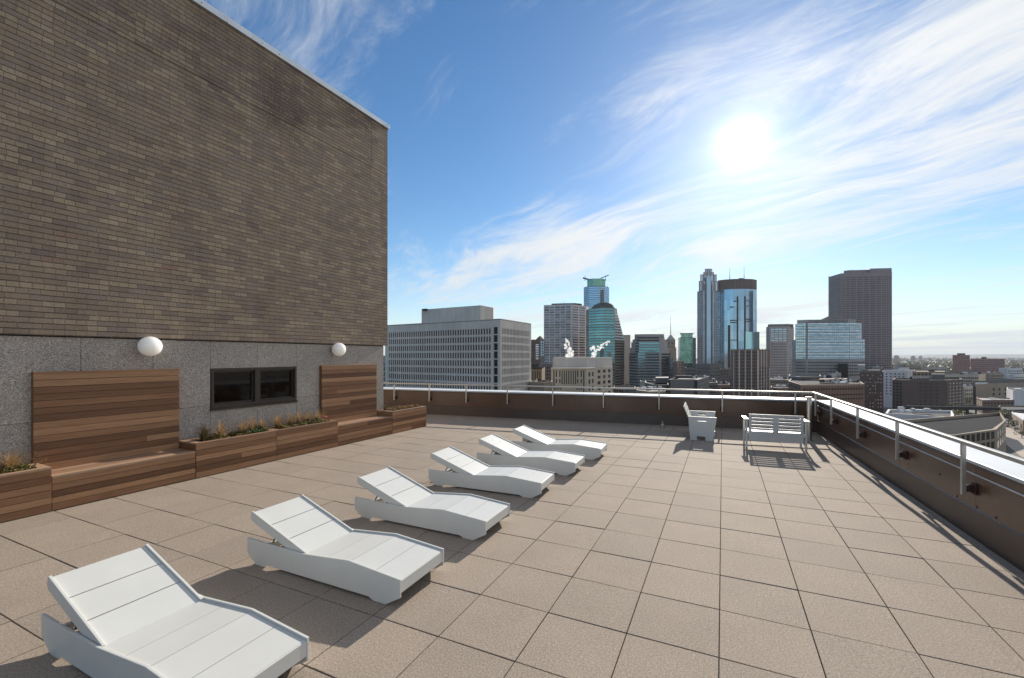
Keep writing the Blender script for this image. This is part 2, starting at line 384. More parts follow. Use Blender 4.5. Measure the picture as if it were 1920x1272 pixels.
# ------------------------------------------------------------------ mesh helpers
class MB:
    def __init__(self):
        self.v = []
        self.f = []
        self.m = []
        self.smooth = False

    def add(self, vs, fs, mi=0):
        o = len(self.v)
        self.v += [tuple(p) for p in vs]
        for f in fs:
            self.f.append([o + i for i in f])
            self.m.append(mi)
        return self

    def box(self, x0, x1, y0, y1, z0, z1, mi=0):
        vs = [(x, y, z) for z in (z0, z1) for y in (y0, y1) for x in (x0, x1)]
        return self.add(vs, [(0, 2, 3, 1), (4, 5, 7, 6), (0, 1, 5, 4), (2, 6, 7, 3), (0, 4, 6, 2), (1, 3, 7, 5)], mi)

    def prism(self, poly, fn, a, b, mi=0):
        """poly: 2D points; fn(p, t) -> 3D; extruded from t=a to t=b"""
        n = len(poly)
        vs = [fn(p, a) for p in poly] + [fn(p, b) for p in poly]
        fs = [list(range(n))[::-1], list(range(n, 2 * n))]
        fs += [(i, (i + 1) % n, n + (i + 1) % n, n + i) for i in range(n)]
        return self.add(vs, fs, mi)

    def up(self, poly, z0, z1, mi=0):
        return self.prism(poly, lambda p, t: (p[0], p[1], t), z0, z1, mi)

    def quad(self, a, b, c, d, mi=0):
        return self.add([a, b, c, d], [(0, 1, 2, 3)], mi)

    def cyl(self, p, q, r0, r1=None, n=16, cap=True, mi=0):
        r1 = r0 if r1 is None else r1
        p, q = Vector(p), Vector(q)
        d = (q - p).normalized()
        s = d.orthogonal().normalized()
        t = d.cross(s)
        vs = []
        for c, r in ((p, r0), (q, r1)):
            for i in range(n):
                a = 2 * math.pi * i / n
                vs.append(c + s * (r * math.cos(a)) + t * (r * math.sin(a)))
        fs = [(i, (i + 1) % n, n + (i + 1) % n, n + i) for i in range(n)]
        if cap:
            fs += [list(range(n))[::-1], list(range(n, 2 * n))]
        return self.add(vs, fs, mi)

    def sphere(self, c, r, nu=24, nv=14, sx=1, sy=1, sz=1, mi=0):
        vs = [(c[0], c[1], c[2] - r * sz)]
        for j in range(1, nv):
            ph = -math.pi / 2 + math.pi * j / nv
            for i in range(nu):
                a = 2 * math.pi * i / nu
                vs.append((c[0] + r * sx * math.cos(ph) * math.cos(a), c[1] + r * sy * math.cos(ph) * math.sin(a), c[2] + r * sz * math.sin(ph)))
        vs.append((c[0], c[1], c[2] + r * sz))
        fs = []
        for i in range(nu):
            fs.append((0, 1 + (i + 1) % nu, 1 + i))
            fs.append((len(vs) - 1, 1 + (nv - 2) * nu + i, 1 + (nv - 2) * nu + (i + 1) % nu))
        for j in range(nv - 2):
            for i in range(nu):
                a = 1 + j * nu
                fs.append((a + i, a + (i + 1) % nu, a + nu + (i + 1) % nu, a + nu + i))
        return self.add(vs, fs, mi)

    def build(self, name, mats, parent=None, bevel=0.0, smooth=False, loc=None, weld=False):
        me = bpy.data.meshes.new(name)
        me.from_pydata(self.v, [], self.f)
        if not isinstance(mats, (list, tuple)):
            mats = [mats]
        for m in mats:
            me.materials.append(m)
        me.polygons.foreach_set('material_index', self.m)
        bm = bmesh.new()
        bm.from_mesh(me)
        if weld:
            bmesh.ops.remove_doubles(bm, verts=bm.verts, dist=1e-5)
        bmesh.ops.recalc_face_normals(bm, faces=bm.faces)
        if bevel:
            es = [e for e in bm.edges if len(e.link_faces) == 2 and e.calc_face_angle(0) > 0.5]
            bmesh.ops.bevel(bm, geom=es, offset=bevel, segments=2, profile=0.6, affect='EDGES', clamp_overlap=True)
        bm.to_mesh(me)
        bm.free()
        if smooth:
            me.polygons.foreach_set('use_smooth', [True] * len(me.polygons))
        o = bpy.data.objects.new(name, me)
        COL.objects.link(o)
        if parent:
            o.parent = parent
        if loc:
            o.location = loc
        return o


def tag(o, label=None, cat=None, group=None, kind=None):
    if label:
        o['label'] = label
    if cat:
        o['category'] = cat
    if group:
        o['group'] = group
    if kind:
        o['kind'] = kind
    return o


def empty(name, loc=(0, 0, 0), rz=0.0, label=None, cat=None, group=None):
    o = bpy.data.objects.new(name, None)
    o.empty_display_size = 0.2
    o.location = loc
    o.rotation_euler = (0, 0, rz)
    COL.objects.link(o)
    return tag(o, label, cat, group)


def copy_tree(o, parent=None):
    c = o.copy()
    COL.objects.link(c)
    if parent:
        c.parent = parent
    for ch in list(o.children):
        copy_tree(ch, c)
    return c


# ------------------------------------------------------------------ terrace floor
PS = 0.61          # paver size
SK = 0.02
FP_A, FP_B = Vector((-9.292, 4.202)), Vector((2.278, 5.844))     # foot of the far parapet
RP_A, RP_B = Vector((2.31, 5.844)), Vector((2.61, -2.251))       # foot of the right parapet
fpd = (FP_B - FP_A).normalized()
fpn = Vector((fpd.y, -fpd.x))        # towards the terrace
rpd = (RP_B - RP_A).normalized()
rpn = Vector((rpd.y, -rpd.x))        # towards the terrace
if rpn.x > 0:
    rpn = -rpn
FPO = FP_A - fpd * 7.0
RPE = RP_A + rpd * 18.0


def floor():
    bm = bmesh.new()
    gap = 0.0042
    for i in range(-17, 6):
        for j in range(-15, 13):
            x0, x1 = i * PS + gap * 0.8, (i + 1) * PS - gap * 0.8
            dz = random.uniform(-0.0012, 0.0012)
            tx, ty = random.uniform(-0.001, 0.001), random.uniform(-0.001, 0.001)
            y0, y1 = j * PS + gap, (j + 1) * PS - gap
            e = 0.0025
            vs = []
            for (a, b, z) in ((x0, y0, -0.05), (x1, y0, -0.05), (x1, y1, -0.05), (x0, y1, -0.05),
                              (x0, y0, -e), (x1, y0, -e), (x1, y1, -e), (x0, y1, -e),
                              (x0 + e, y0 + e, 0), (x1 - e, y0 + e, 0), (x1 - e, y1 - e, 0), (x0 + e, y1 - e, 0)):
                zz = z + (dz + tx * (a - x0) / PS * 2 + ty * (b - y0) / PS * 2 if z > -0.04 else 0)
                vs.append(bm.verts.new((a, b + SK * a, zz)))
            for k in range(4):
                q = (k + 1) % 4
                bm.faces.new((vs[k], vs[q], vs[4 + q], vs[4 + k]))
                bm.faces.new((vs[4 + k], vs[4 + q], vs[8 + q], vs[8 + k]))
            bm.faces.new((vs[8], vs[9], vs[10], vs[11]))
    # cut along the gutters beside the two parapets
    for P, n in ((FP_A + fpn * 0.03, -fpn), (RP_A + rpn * 0.05, -rpn)):
        bmesh.ops.bisect_plane(bm, geom=bm.verts[:] + bm.edges[:] + bm.faces[:], plane_co=(P.x, P.y, 0), plane_no=(n.x, n.y, 0), clear_outer=True)
    me = bpy.data.meshes.new('terrace_floor')
    bm.to_mesh(me)
    bm.free()
    me.materials.append(M['paver'])
    o = bpy.data.objects.new('terrace_floor', me)
    COL.objects.link(o)
    tag(o, kind='structure')


floor()
base = MB()
base.up([(-10.6, -7), (-10.6, 4.0), tuple(FP_A - fpn * 0.1), tuple(FP_B - fpn * 0.1), tuple(RP_A - rpn * 0.1), tuple(RPE - rpn * 0.1), (-10.6, -13)][0:7], -0.35, -0.055)
tag(base.build('roof_slab', M['under']), kind='structure')

# ------------------------------------------------------------------ brick building (wall on the left)
WRZ = -0.0211
WO = Vector((-8.241, 0.0))
wc, ws = math.cos(WRZ), math.sin(WRZ)


def wl(n, u, z=0.0):
    return Vector((WO.x + n * wc - u * ws, WO.y + n * ws + u * wc, z))


ZG, ZB = 2.315, 8.235
bb = empty('brick_building', wl(0, 0), WRZ, 'tall windowless brown brick block with a speckled grey granite base along the terrace edge', 'building')
w_ = MB()
w_.box(-16, 0.0, -15, 1.03, ZG, 6.985)
w_.box(-16, 0.0, -15, 0.452 - 0.006, 6.995, ZB)
w_.box(-16, 0.0, 0.452 + 0.006, 1.03, 6.995, ZB)
w_.box(-15.99, -0.03, -14.99, 1.0, 6.98, 7.0, 1)
w_.box(-15.99, -0.02, 0.44, 0.46, 6.99, ZB, 1)
w_.box(-0.05, 0.002, -2.526, -2.519, 7.1, ZB, 2)
w_.build('brick_wall', [M['brick'], M['gasket'], M['sealant']], bb)
cp = MB()
y = -15.0
while y < 1.03:
    y2 = min(y + 2.95, 1.06)
    cp.box(-16.05, 0.045, y + 0.003, y2 - 0.003, ZB, ZB + 0.12)
    cp.box(0.0455, 0.049, y2 - 0.05, y2 - 0.006, ZB + 0.004, ZB + 0.116)
    y += 2.95
    for k in range(3):
        yy = y - random.uniform(0.2, 2.6)
        cp.box(0.046, 0.052, yy, yy + 0.018, ZB + 0.04, ZB + 0.06, 1)
cp.build('coping', [M['metal'], M['gasket']], bb, bevel=0.004)
gr = MB()
GN = -0.045
seams = [-15.0 + 0.0] + [-5.196 - 0.866 * k for k in range(11, 0, -1)] + [-5.196, -4.318, -3.443, -2.572, -1.708, -0.813, 0.052, 0.925]
WY0, WY1, WZ0, WZ1 = -3.438, -1.706, 1.062, 1.803
for a, b in zip(seams[:-1], seams[1:]):
    hole = a >= -3.45 and b <= -1.70
    zs = [(-0.05, WZ0), (WZ1, ZG - 0.018)] if hole else [(-0.05, 1.125), (1.131, ZG - 0.018)]
    for z0, z1 in zs:
        gr.box(-0.3, GN, a + 0.003, b - 0.003, z0, z1)
gr.box(-0.34, GN - 0.008, -15, WY0 - 0.02, -0.05, ZG - 0.001, 1)
gr.box(-0.34, GN - 0.008, WY1 + 0.02, 0.919, -0.05, ZG - 0.001, 1)
gr.box(-15.8, -0.34, -14.9, 0.90, -0.05, ZG - 0.001)
gr.build('granite_base', [M['granite'], M['gasket']], bb)
wf = MB()
fr = 0.05
n0, n1 = -0.17, -0.030
wf.box(n0, n1, WY0 + 0.004, WY1 - 0.004, WZ0 + 0.004, WZ0 + fr + 0.02)
wf.box(n0, n1, WY0 + 0.004, WY1 - 0.004, WZ1 - fr, WZ1 - 0.004)
for a, b in ((WY0 + 0.004, WY0 + fr), (-2.625, -2.52), (WY1 - fr, WY1 - 0.004)):
    wf.box(n0, n1 + 0.002, a, b, WZ0 + fr + 0.02, WZ1 - fr)
for a, b in ((WY0 + fr, -2.625), (-2.52, WY1 - fr)):
    z0, z1, k = WZ0 + fr + 0.02, WZ1 - fr, 0.03
    wf.box(n0, n1 - 0.05, a, b, z0, z0 + k)
    wf.box(n0, n1 - 0.05, a, b, z1 - k, z1)
    wf.box(n0, n1 - 0.052, a, a + k, z0 + k, z1 - k)
    wf.box(n0, n1 - 0.052, b - k, b, z0 + k, z1 - k)
wfo = wf.build('window', M['bronze'], bb, bevel=0.003)
for a, b in ((WY0 + fr, -2.625), (-2.52, WY1 - fr)):
    MB().box(-0.165, -0.12, a + 0.02, b - 0.02, WZ0 + fr + 0.04, WZ1 - fr - 0.02).build('pane', M['darkglass'], wfo)
sb = MB().box(-0.16, 0.0, WY0 - 0.015, WY1 + 0.012, WZ0 - 0.03, WZ0 + 0.002).build('sill', M['bronze'], wfo, bevel=0.003)
# the storeys of the building below the terrace
bd = MB()
bd.up([(-25, -14), (-25, 3.4), tuple(FPO - fpn * 0.3), tuple(FP_B - fpn * 0.3 - rpn * 0.3), tuple(RPE - rpn * 0.3), (-8, -14)], -46, -0.36)
low = bd.build('lower_storeys', mat('pale_concrete', (0.30, 0.28, 0.25), 0.8, nscale=0.6, namt=0.15))
low.parent = bb
low.matrix_parent_inverse = (Matrix.Translation(wl(0, 0)) @ Matrix.Rotation(WRZ, 4, 'Z')).inverted()


def wall_lamp(u, z, label):
    r = empty('wall_lamp', wl(GN, u, z), WRZ, label, 'wall lamp', 'globe lamps on the granite wall')
    MB().sphere((0.20, 0, 0), 0.158, 40, 24).build('globe', M['globe'], r, smooth=True)
    b = MB()
    b.cyl((0, 0, 0), (0.015, 0, 0), 0.055, n=20)
    b.cyl((0.015, 0, 0), (0.06, 0, 0), 0.022, n=14)
    b.build('bracket', M['bronze'], r, smooth=False)


wall_lamp(-4.44, 2.185, 'white opal globe lamp on the granite wall above the nearer wooden bench back')
wall_lamp(-0.74, 2.185, 'white opal globe lamp on the granite wall above the farther wooden bench')

# ------------------------------------------------------------------ planters and benches
PD = 0.525
PH, BH = 0.585, 0.462


def plank_front(mb, n, u0, u1, z0, z1, rows, th=0.024, gap=0.006):
    h = (z1 - z0) / rows
    for k in range(rows):
        a, b = z0 + k * h + (gap if k else 0), z0 + (k + 1) * h
        js = random.uniform(-0.0012, 0.0012)
        cut = random.choice([None] * 7 + [random.uniform(0.25, 0.75)])
        parts = [(u0, u1)] if cut is None or u1 - u0 < 1.2 else [(u0, u0 + (u1 - u0) * cut - 0.001), (u0 + (u1 - u0) * cut + 0.001, u1)]
        for c, d in parts:
            mb.box(n - th, n + js, c, d, a, b)


def planter(u0, u1, label):
    uc = (u0 + u1) / 2
    r = empty('planter', wl(0, uc), WRZ, label, 'planter', 'cedar planter boxes along the granite wall')
    h = (u1 - u0) / 2 - 0.004
    f = MB()
    plank_front(f, PD, -h, h, 0.012, PH - 0.03, 6)
    f.build('front_panel', M['wood'], r, bevel=0.0015)
    for s in (-1, 1):
        e = MB()
        hh = (PH - 0.03 - 0.012) / 6
        for k in range(6):
            a = min(s * h, s * (h - 0.022))
            e.box(-0.02, PD - 0.026, a, a + 0.022, 0.012 + k * hh + (0.004 if k else 0), 0.012 + (k + 1) * hh)
        e.build('end_panel', M['wood'], r)
    c = MB()
    z0, z1 = PH - 0.028, PH
    c.box(PD - 0.085, PD + 0.006, -h - 0.002, h + 0.002, z0, z1)
    c.box(-0.03, 0.06, -h - 0.002, h + 0.002, z0, z1)
    for s in (-1, 1):
        a = -h - 0.002 if s < 0 else h + 0.002 - 0.11
        c.box(0.061, PD - 0.086, a, a + 0.11, z0, z1 - 0.001)
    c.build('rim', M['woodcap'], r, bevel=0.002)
    MB().box(0.0, PD - 0.03, -h + 0.03, h - 0.03, 0.05, PH - 0.06).build('soil', M['soil'], r)
    return r


def bench(u0, u1, b0, b1, label):
    uc = (u0 + u1) / 2
    r = empty('wooden_bench', wl(0, uc), WRZ, label, 'bench', 'cedar benches along the granite wall')
    h = (u1 - u0) / 2 - 0.004
    f = MB()
    plank_front(f, PD - 0.006, -h, h, 0.012, BH - 0.032, 5)
    f.build('front_panel', M['wood'], r, bevel=0.0015)
    s = MB()
    for k in range(4):
        a = 0.03 + k * (PD - 0.03) / 4
        s.box(a, a + (PD - 0.03) / 4 - 0.005, -h, h, BH - 0.03, BH + random.uniform(-0.001, 0.001))
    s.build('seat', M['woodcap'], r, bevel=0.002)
    b = MB()
    q0, q1 = b0 - uc, b1 - uc
    rows = 14
    zb, zt = BH + 0.004, 1.815
    plank_front(b, 0.045, q0, q1, zb, zt - 0.02, rows, th=0.02, gap=0.006)
    b.box(GN, 0.024, q0 + 0.002, q1 - 0.002, zb + 0.01, zt - 0.03)
    b.box(GN, 0.05, q0 - 0.002, q1 + 0.002, zt - 0.0195, zt)
    b.build('backrest', M['wood'], r, bevel=0.0015)
    return r


planter(-7.1, -5.66, 'cedar planter at the left edge of the view with straw grass beside the nearer bench')
bench(-5.66, -3.965, -5.70, -3.98, 'nearer cedar bench with a tall wide plank back under the larger globe lamp')
planter(-3.965, -2.545, 'cedar planter with five grass tufts right of the nearer bench, below the left window pane')
planter(-2.545, -1.085, 'cedar planter with straw tufts and a pink flower, left of the farther bench')
bench(-1.085, 0.655, -1.12, 0.58, 'farther cedar bench with a tall plank back near the building corner')
planter(0.655, 2.05, 'cedar planter of low sedum at the far end of the row past the building corner')


def tuft(n, u, h, label, m='straw', blades=75, spread=0.10):
    mb = MB()
    for k in range(int(blades * 2.3)):
        a = random.uniform(0, 2 * math.pi)
        r0 = random.uniform(0, 0.025)
        L = h * random.uniform(0.6, 1.35)
        lean = spread * random.uniform(0.1, 1.9)
        wd = random.uniform(0.003, 0.006)
        p0 = Vector((r0 * math.cos(a), r0 * math.sin(a), 0))
        d = Vector((math.cos(a), math.sin(a), 0))
        sd = Vector((-d.y, d.x, 0)).lerp(Vector((1, 0, 0)), random.random() * 0.5).normalized()
        pts = []
        for i in range(5):
            q = i / 4
            pts.append(p0 + d * (lean * q ** 2.0) + Vector((0, 0, L * (q - 0.22 * q * q * (lean / spread)))))
        vs = []
        for i, p in enumerate(pts):
            ww = wd * (1 - 0.75 * i / 4)
            vs += [p - sd * ww, p + sd * ww]
        mb.add(vs, [(2 * i, 2 * i + 1, 2 * i + 3, 2 * i + 2) for i in range(4)])
        # seed head
        tp = pts[-1]
        for q in range(3):
            e = Vector((random.uniform(-1, 1), random.uniform(-1, 1), random.uniform(0.2, 1))) * 0.012
            mb.add([tp, tp + e, tp + e * 0.6 + Vector((0.004, 0.003, 0.004))], [(0, 1, 2)])
    o = mb.build('grass_tuft', M[m], loc=wl(n, u, PH - 0.06))
    return tag(o, label, 'grass', 'ornamental grasses in the planters')


T = [(0.16, -5.93, 0.24, 'bushy orange straw grass tuft in the planter at the left edge', 'straw', 120, 0.17),
     (0.14, -6.15, 0.2, 'low pale straw grass tuft cut by the left edge of the view', 'straw', 80, 0.14),
     (0.26, -3.72, 0.27, 'dark grey green grass tuft at the left end of the middle planters', 'straw_dark', 110, 0.07),
     (0.24, -3.42, 0.29, 'brown grass tuft second from the left, beside the dark tuft', 'straw', 60, 0.10),
     (0.22, -3.03, 0.24, 'thin straw tuft between the brown tuft and the two bright tufts', 'straw', 60, 0.09),
     (0.18, -2.83, 0.29, 'upright bright straw tuft left of the shortest bright tuft', 'straw', 70, 0.07),
     (0.16, -2.62, 0.23, 'short bright straw tuft close to the joint of the two middle planters', 'straw', 60, 0.06),
     (0.17, -2.28, 0.27, 'dense orange tuft at the left end of the planter with the pink flower', 'straw', 95, 0.09),
     (0.17, -2.00, 0.26, 'straw tuft right of the dense orange tuft under the right window pane', 'straw', 65, 0.08),
     (0.17, -1.80, 0.27, 'middle straw tuft of the planter with the pink flower', 'straw', 75, 0.08),
     (0.17, -1.58, 0.26, 'straw tuft left of the last feathery tuft before the farther bench', 'straw', 70, 0.08),
     (0.17, -1.32, 0.27, 'pale feathery tuft beside the pink flower at the farther bench', 'straw', 75, 0.10),
     (0.12, 0.80, 0.22, 'thin olive grass tuft at the building corner in the farthest planter', 'straw_dark', 45, 0.07)]
for a in T:
    tuft(a[0], a[1], a[2], a[3], a[4], a[5], a[6])


def cover(u0, u1, zones, name='ground_cover'):
    mb = MB()
    for (a, b, mi, dens, hmax) in zones:
        for k in range(int((b - a) * dens)):
            u, n = random.uniform(a, b), random.uniform(0.08, 0.43)
            c = noise.noise(Vector((u * 5, n * 5, mi)))
            if c < -0.18:
                continue
            z = random.uniform(0, hmax) * (0.75 + 1.1 * max(0, c + 0.25))
            p = Vector((n, u, z))
            s = random.uniform(0.010, 0.021)
            d1 = Vector((random.uniform(-1, 1), random.uniform(-1, 1), random.uniform(-0.5, 0.8))).normalized()
            d2 = d1.orthogonal().normalized()
            d2.rotate(Matrix.Rotation(random.uniform(0, 6.28), 3, d1))
            mb.add([p - d1 * s, p - d2 * s * 0.6, p + d1 * s, p + d2 * s * 0.6], [(0, 1, 2, 3)], mi)
    o = mb.build(name, [M['cover'], M['cover2'], M['coverred']])
    o.location = wl(0, 0, PH - 0.06)
    o.rotation_euler = (0, 0, WRZ)
    return o


for a, b, zn, lb in ((-7.0, -5.75, [(-6.9, -5.78, 0, 2600, 0.09), (-6.3, -5.75, 1, 900, 0.08)], 'low yellow green ground cover in the planter at the left edge'),
                     (-3.8, -2.6, [(-3.62, -2.95, 0, 3200, 0.085), (-3.05, -2.62, 1, 3800, 0.10)], 'yellow and green ground cover below the left window pane'),
                     (-2.4, -1.2, [(-2.3, -1.2, 0, 3000, 0.085), (-1.75, -1.2, 1, 1300, 0.09)], 'yellow green ground cover beside the pink flower'),
                     (0.7, 2.0, [(0.85, 1.95, 0, 2500, 0.075), (0.8, 1.9, 2, 2200, 0.085)], 'reddish and green sedum in the farthest planter')):
    tag(cover(a, b, zn), lb, 'ground cover', None, 'stuff')
fl = MB()
for k in range(7):
    a = k * 0.9
    fl.sphere((0.02 * math.cos(a), 0.02 * math.sin(a), 0.12 + 0.006 * (k % 3)), 0.013, 8, 5, mi=0)
fl.cyl((0, 0, 0), (0, 0, 0.12), 0.003, n=6, mi=1)
tag(fl.build('flower', [M['pink'], M['cover2']], loc=wl(0.2, -1.16, PH - 0.05)), 'small pink flower at the right end of the planter by the farther bench', 'flower')


# ------------------------------------------------------------------ sun loungers
def lounger():
    r = empty('sun_lounger')
    W = 0.63
    prof = [(0.0, 0.238), (0.0, 0.088), (0.135, 0.0), (0.255, 0.0), (0.285, 0.024), (1.555, 0.024), (1.605, 0.0), (1.735, 0.0), (1.885, 0.085),
            (1.885, 0.232), (1.33, 0.278), (0.77, 0.228)]
    for s in (0, 1):
        a = 0.0 if s == 0 else W - 0.018
        MB().prism(prof, lambda p, t: (p[0], t, p[1]), a, a + 0.018).build('side_panel', M['white'], r, bevel=0.003)
    seat = MB()
    lip = 0.014

    def top(x):
        return (0.228 + (x - 0.77) / 0.56 * 0.05 if x < 1.33 else 0.278 - (x - 1.33) / 0.555 * 0.046) - lip

    g = 0.0022
    for a, b in ((0.775, 1.05), (1.05, 1.33), (1.33, 1.607), (1.607, 1.872)):
        vs = []
        a2, b2 = a + (g if a > 0.8 else 0), b - (g if b < 1.87 else 0)
        pl = [(a2, top(a2) - 0.022), (b2, top(b2) - 0.022), (b2, top(b2)), (a2, top(a2))]
        seat.prism(pl, lambda p, t: (p[0], t, p[1]), 0.0185, W - 0.0185)
    seat.build('seat', M['white'], r, bevel=0.002)
    MB().box(1.862, 1.8825, 0.0185, W - 0.0185, 0.118, 0.2155).build('foot_board', M['white'], r, bevel=0.002)
    for x in (0.12, 0.72, 1.34):
        MB().box(x, x + 0.04, 0.0185, W - 0.0185, 0.10, 0.16).build('cross_rail', M['white'], r, bevel=0.003)
    # raised backrest, hinged at x=.79
    ang = math.atan2(0.262, 0.735)
    hx, hz = 0.785, 0.215
    dx, dz = -math.cos(ang), math.sin(ang)
    nx, nz = math.sin(ang), math.cos(ang)

    def bp(l, t):
        return (hx + dx * l + nx * t, hz + dz * l + nz * t)

    L = 0.80
    b = MB()
    for k in range(3):
        l0, l1 = 0.004 + k * L / 3, (k + 1) * L / 3 - 0.004
        pl = [bp(l0, -0.022), bp(l1, -0.022), bp(l1, 0.0), bp(l0, 0.0)]
        b.prism(pl, lambda p, t: (p[0], t, p[1]), 0.042, W - 0.042)
    bo = b.build('backrest', M['white'], r, bevel=0.002)
    for s in (0, 1):
        a = 0.0225 if s == 0 else W - 0.0225 - 0.018
        pl = [bp(0.0, -0.005), bp(0.13, -0.075), bp(L - 0.03, -0.075), bp(L, -0.045), bp(L, 0.014), bp(0.0, 0.014)]
        MB().prism(pl, lambda p, t: (p[0], t, p[1]), a, a + 0.018).build('side_rail', M['white'], bo, bevel=0.003)
    sp = MB()
    p, q = bp(0.47, -0.03), (0.20, 0.13)
    for yy in (0.10, W - 0.10):
        sp.cyl((p[0], yy, p[1]), (q[0], yy, q[1]), 0.009, n=10)
    sp.cyl((q[0], 0.02, q[1]), (q[0], W - 0.02, q[1]), 0.009, n=10)
    sp.build('support_strut', M['steel'], r)
    return r


lab = ['closest white slatted lounger, cut off by the bottom left edge of the view',
       'white slatted lounger second from the camera, whole and largest in view',
       'white slatted lounger third from the camera in the row',
       'white slatted lounger fourth from the camera, just past the middle of the row',
       'white slatted lounger second from the far end of the row',
       'farthest white slatted lounger, nearest the end parapet']
spots = [(-4.235, -6.84, 0.013), (-4.190, -5.42, 0.02), (-4.180, -4.045, 0.02), (-4.165, -2.535, 0.055), (-4.09, -1.165, 0.03), (-3.985, 0.09, 0.045)]
L0 = lounger()
for k, (x, y, a) in enumerate(spots):
    o = L0 if k == 0 else copy_tree(L0)
    o.location = (x, y, 0)
    o.rotation_euler = (0, 0, a)
    tag(o, lab[k], 'sun lounger', 'white sun loungers in a row on the pavers')


# ------------------------------------------------------------------ parapets, railing
def parapet(name, A, B, n, label, trim):
    """wall along A->B (2D), n points to the terrace"""
    d = (B - A).normalized()
    ln_ = (B - A).length
    rz = math.atan2(d.y, d.x)
    r = empty(name, (A.x, A.y, 0), rz, label, 'parapet')
    s = 1 if (Vector((-d.y, d.x)).dot(n) > 0) else -1      # local +y towards terrace?
    def bx(mb, x0, x1, t0, t1, z0, z1, mi=0):
        a, b = s * t0, s * t1
        mb.box(x0, x1, min(a, b), max(a, b), z0, z1, mi)
    bm_ = MB()
    bx(bm_, 0, ln_, -0.44, -0.02, -0.06, 0.785)
    x = 0.0
    k = 0
    while x < ln_:
        x2 = min(x + 2.44, ln_)
        bx(bm_, x + 0.002, x2 - 0.002, -0.02, 0.0, 0.20, 0.785)
        x = x2
    for i in range(int(ln_ / 0.42)):
        xx = 0.2 + i * 0.42 + random.uniform(-0.1, 0.1)
        zz = random.choice([0.32, 0.34, 0.36, 0.5])
        if random.random() < 0.6:
            bm_.cyl((xx, s * 0.0, zz), (xx, s * 0.004, zz), 0.012, n=8, mi=1)
    bm_.build('wall', [M['membrane'], M['gasket']], r)
    fl_ = MB()
    pts = [(-0.019, 0.33), (0.012, 0.30), (0.030, 0.10), (0.045, -0.03), (-0.019, -0.03)]
    fl_.prism(pts, lambda p, t: (t, s * p[0], p[1]), 0.0, ln_)
    fl_.build('base_flashing', M['membrane2'], r)
    tr = MB()
    if trim:
        bx(tr, 0.03, ln_, 0.0005, 0.010, 0.690, 0.705)
    bx(tr, 0.0, ln_, -0.43, 0.012, 0.785, 0.812, 1)
    tr.build('trim_strip', [M['metal'], M['membrane2']], r)
    cpg = MB()
    x = 0.0
    while x < ln_ - 0.05:
        x2 = min(x + 3.05, ln_)
        pr = [(0.022, 0.813), (0.022, 0.848), (0.015, 0.852), (-0.50, 0.862), (-0.505, 0.813)]
        cpg.prism(pr, lambda p, t: (t, s * p[0], p[1]), x + 0.0015, x2 - 0.0015)
        x = x2
    cpg.build('coping', M['copw'], r)
    return r


FPE = FP_B + fpd * 0.02
parapet('parapet', FPO, FPE, fpn, 'long bronze brown parapet with white metal coping across the far end of the terrace', False)
parapet('parapet', RP_A - rpd * 0.02, RPE, rpn, 'bronze brown parapet with white metal coping running along the right side of the terrace', True)
# outer corner block of the coping
RO = 0.095    # railing stands this far inside the wall face


def railing(name, A, B, n, posts, label, far):
    d = (B - A).normalized()
    rz = math.atan2(d.y, d.x)
    ln_ = (B - A).length
    r = empty(name, (A.x, A.y, 0), rz, label, 'railing')
    s = 1 if (Vector((-d.y, d.x)).dot(n) > 0) else -1
    tr = MB()
    hw = 0.032
    tr.box(0, ln_, -hw, hw, 1.035, 1.078)
    tr.build('top_rail', M['rail'], r, bevel=0.006)
    for p in posts:
        x = (Vector(p) - A).dot(d)
        MB().box(x - 0.019, x + 0.019, -0.019, 0.019, 0.46, 1.036).build('post', M['rail'], r, bevel=0.003)
        b = MB()
        q0, q1 = s * -0.0195, s * -RO
        b.box(x - 0.015, x + 0.015, min(q0, q1), max(q0, q1), 0.50, 0.575)
        q0, q1 = s * (-RO - 0.004), s * (-RO + 0.010)
        b.box(x - 0.05, x + 0.05, min(q0, q1), max(q0, q1), 0.475, 0.60)
        b.build('bracket', M['rust'], r, bevel=0.002)


CR = FP_B + fpn * RO + rpn * RO
ra = FPO + fpn * RO
rb = CR
fposts = [(-13.3, 3.63), (-11.9, 3.83), (-10.54, 4.025), (-9.15, 4.22), (-7.77, 4.415), (-6.32, 4.622), (-4.82, 4.835), (-3.26, 5.058), (-1.67, 5.287), (0.0, 5.522), (1.765, 5.774)]
railing('railing', ra, CR + fpd * 0.03, fpn, [Vector(p) + fpn * RO for p in fposts], 'long grey steel railing along the far parapet', True)
rposts = [(2.30, 5.55), (2.37, 4.032), (2.447, 2.182), (2.515, 0.352), (2.584, -1.46), (2.65, -3.25), (2.71, -5.0), (2.77, -6.8)]
railing('railing', CR + rpd * 0.033, RPE + rpn * RO, rpn, [Vector(p) + rpn * RO for p in rposts], 'grey steel railing with wide flat top rail along the right parapet', False)

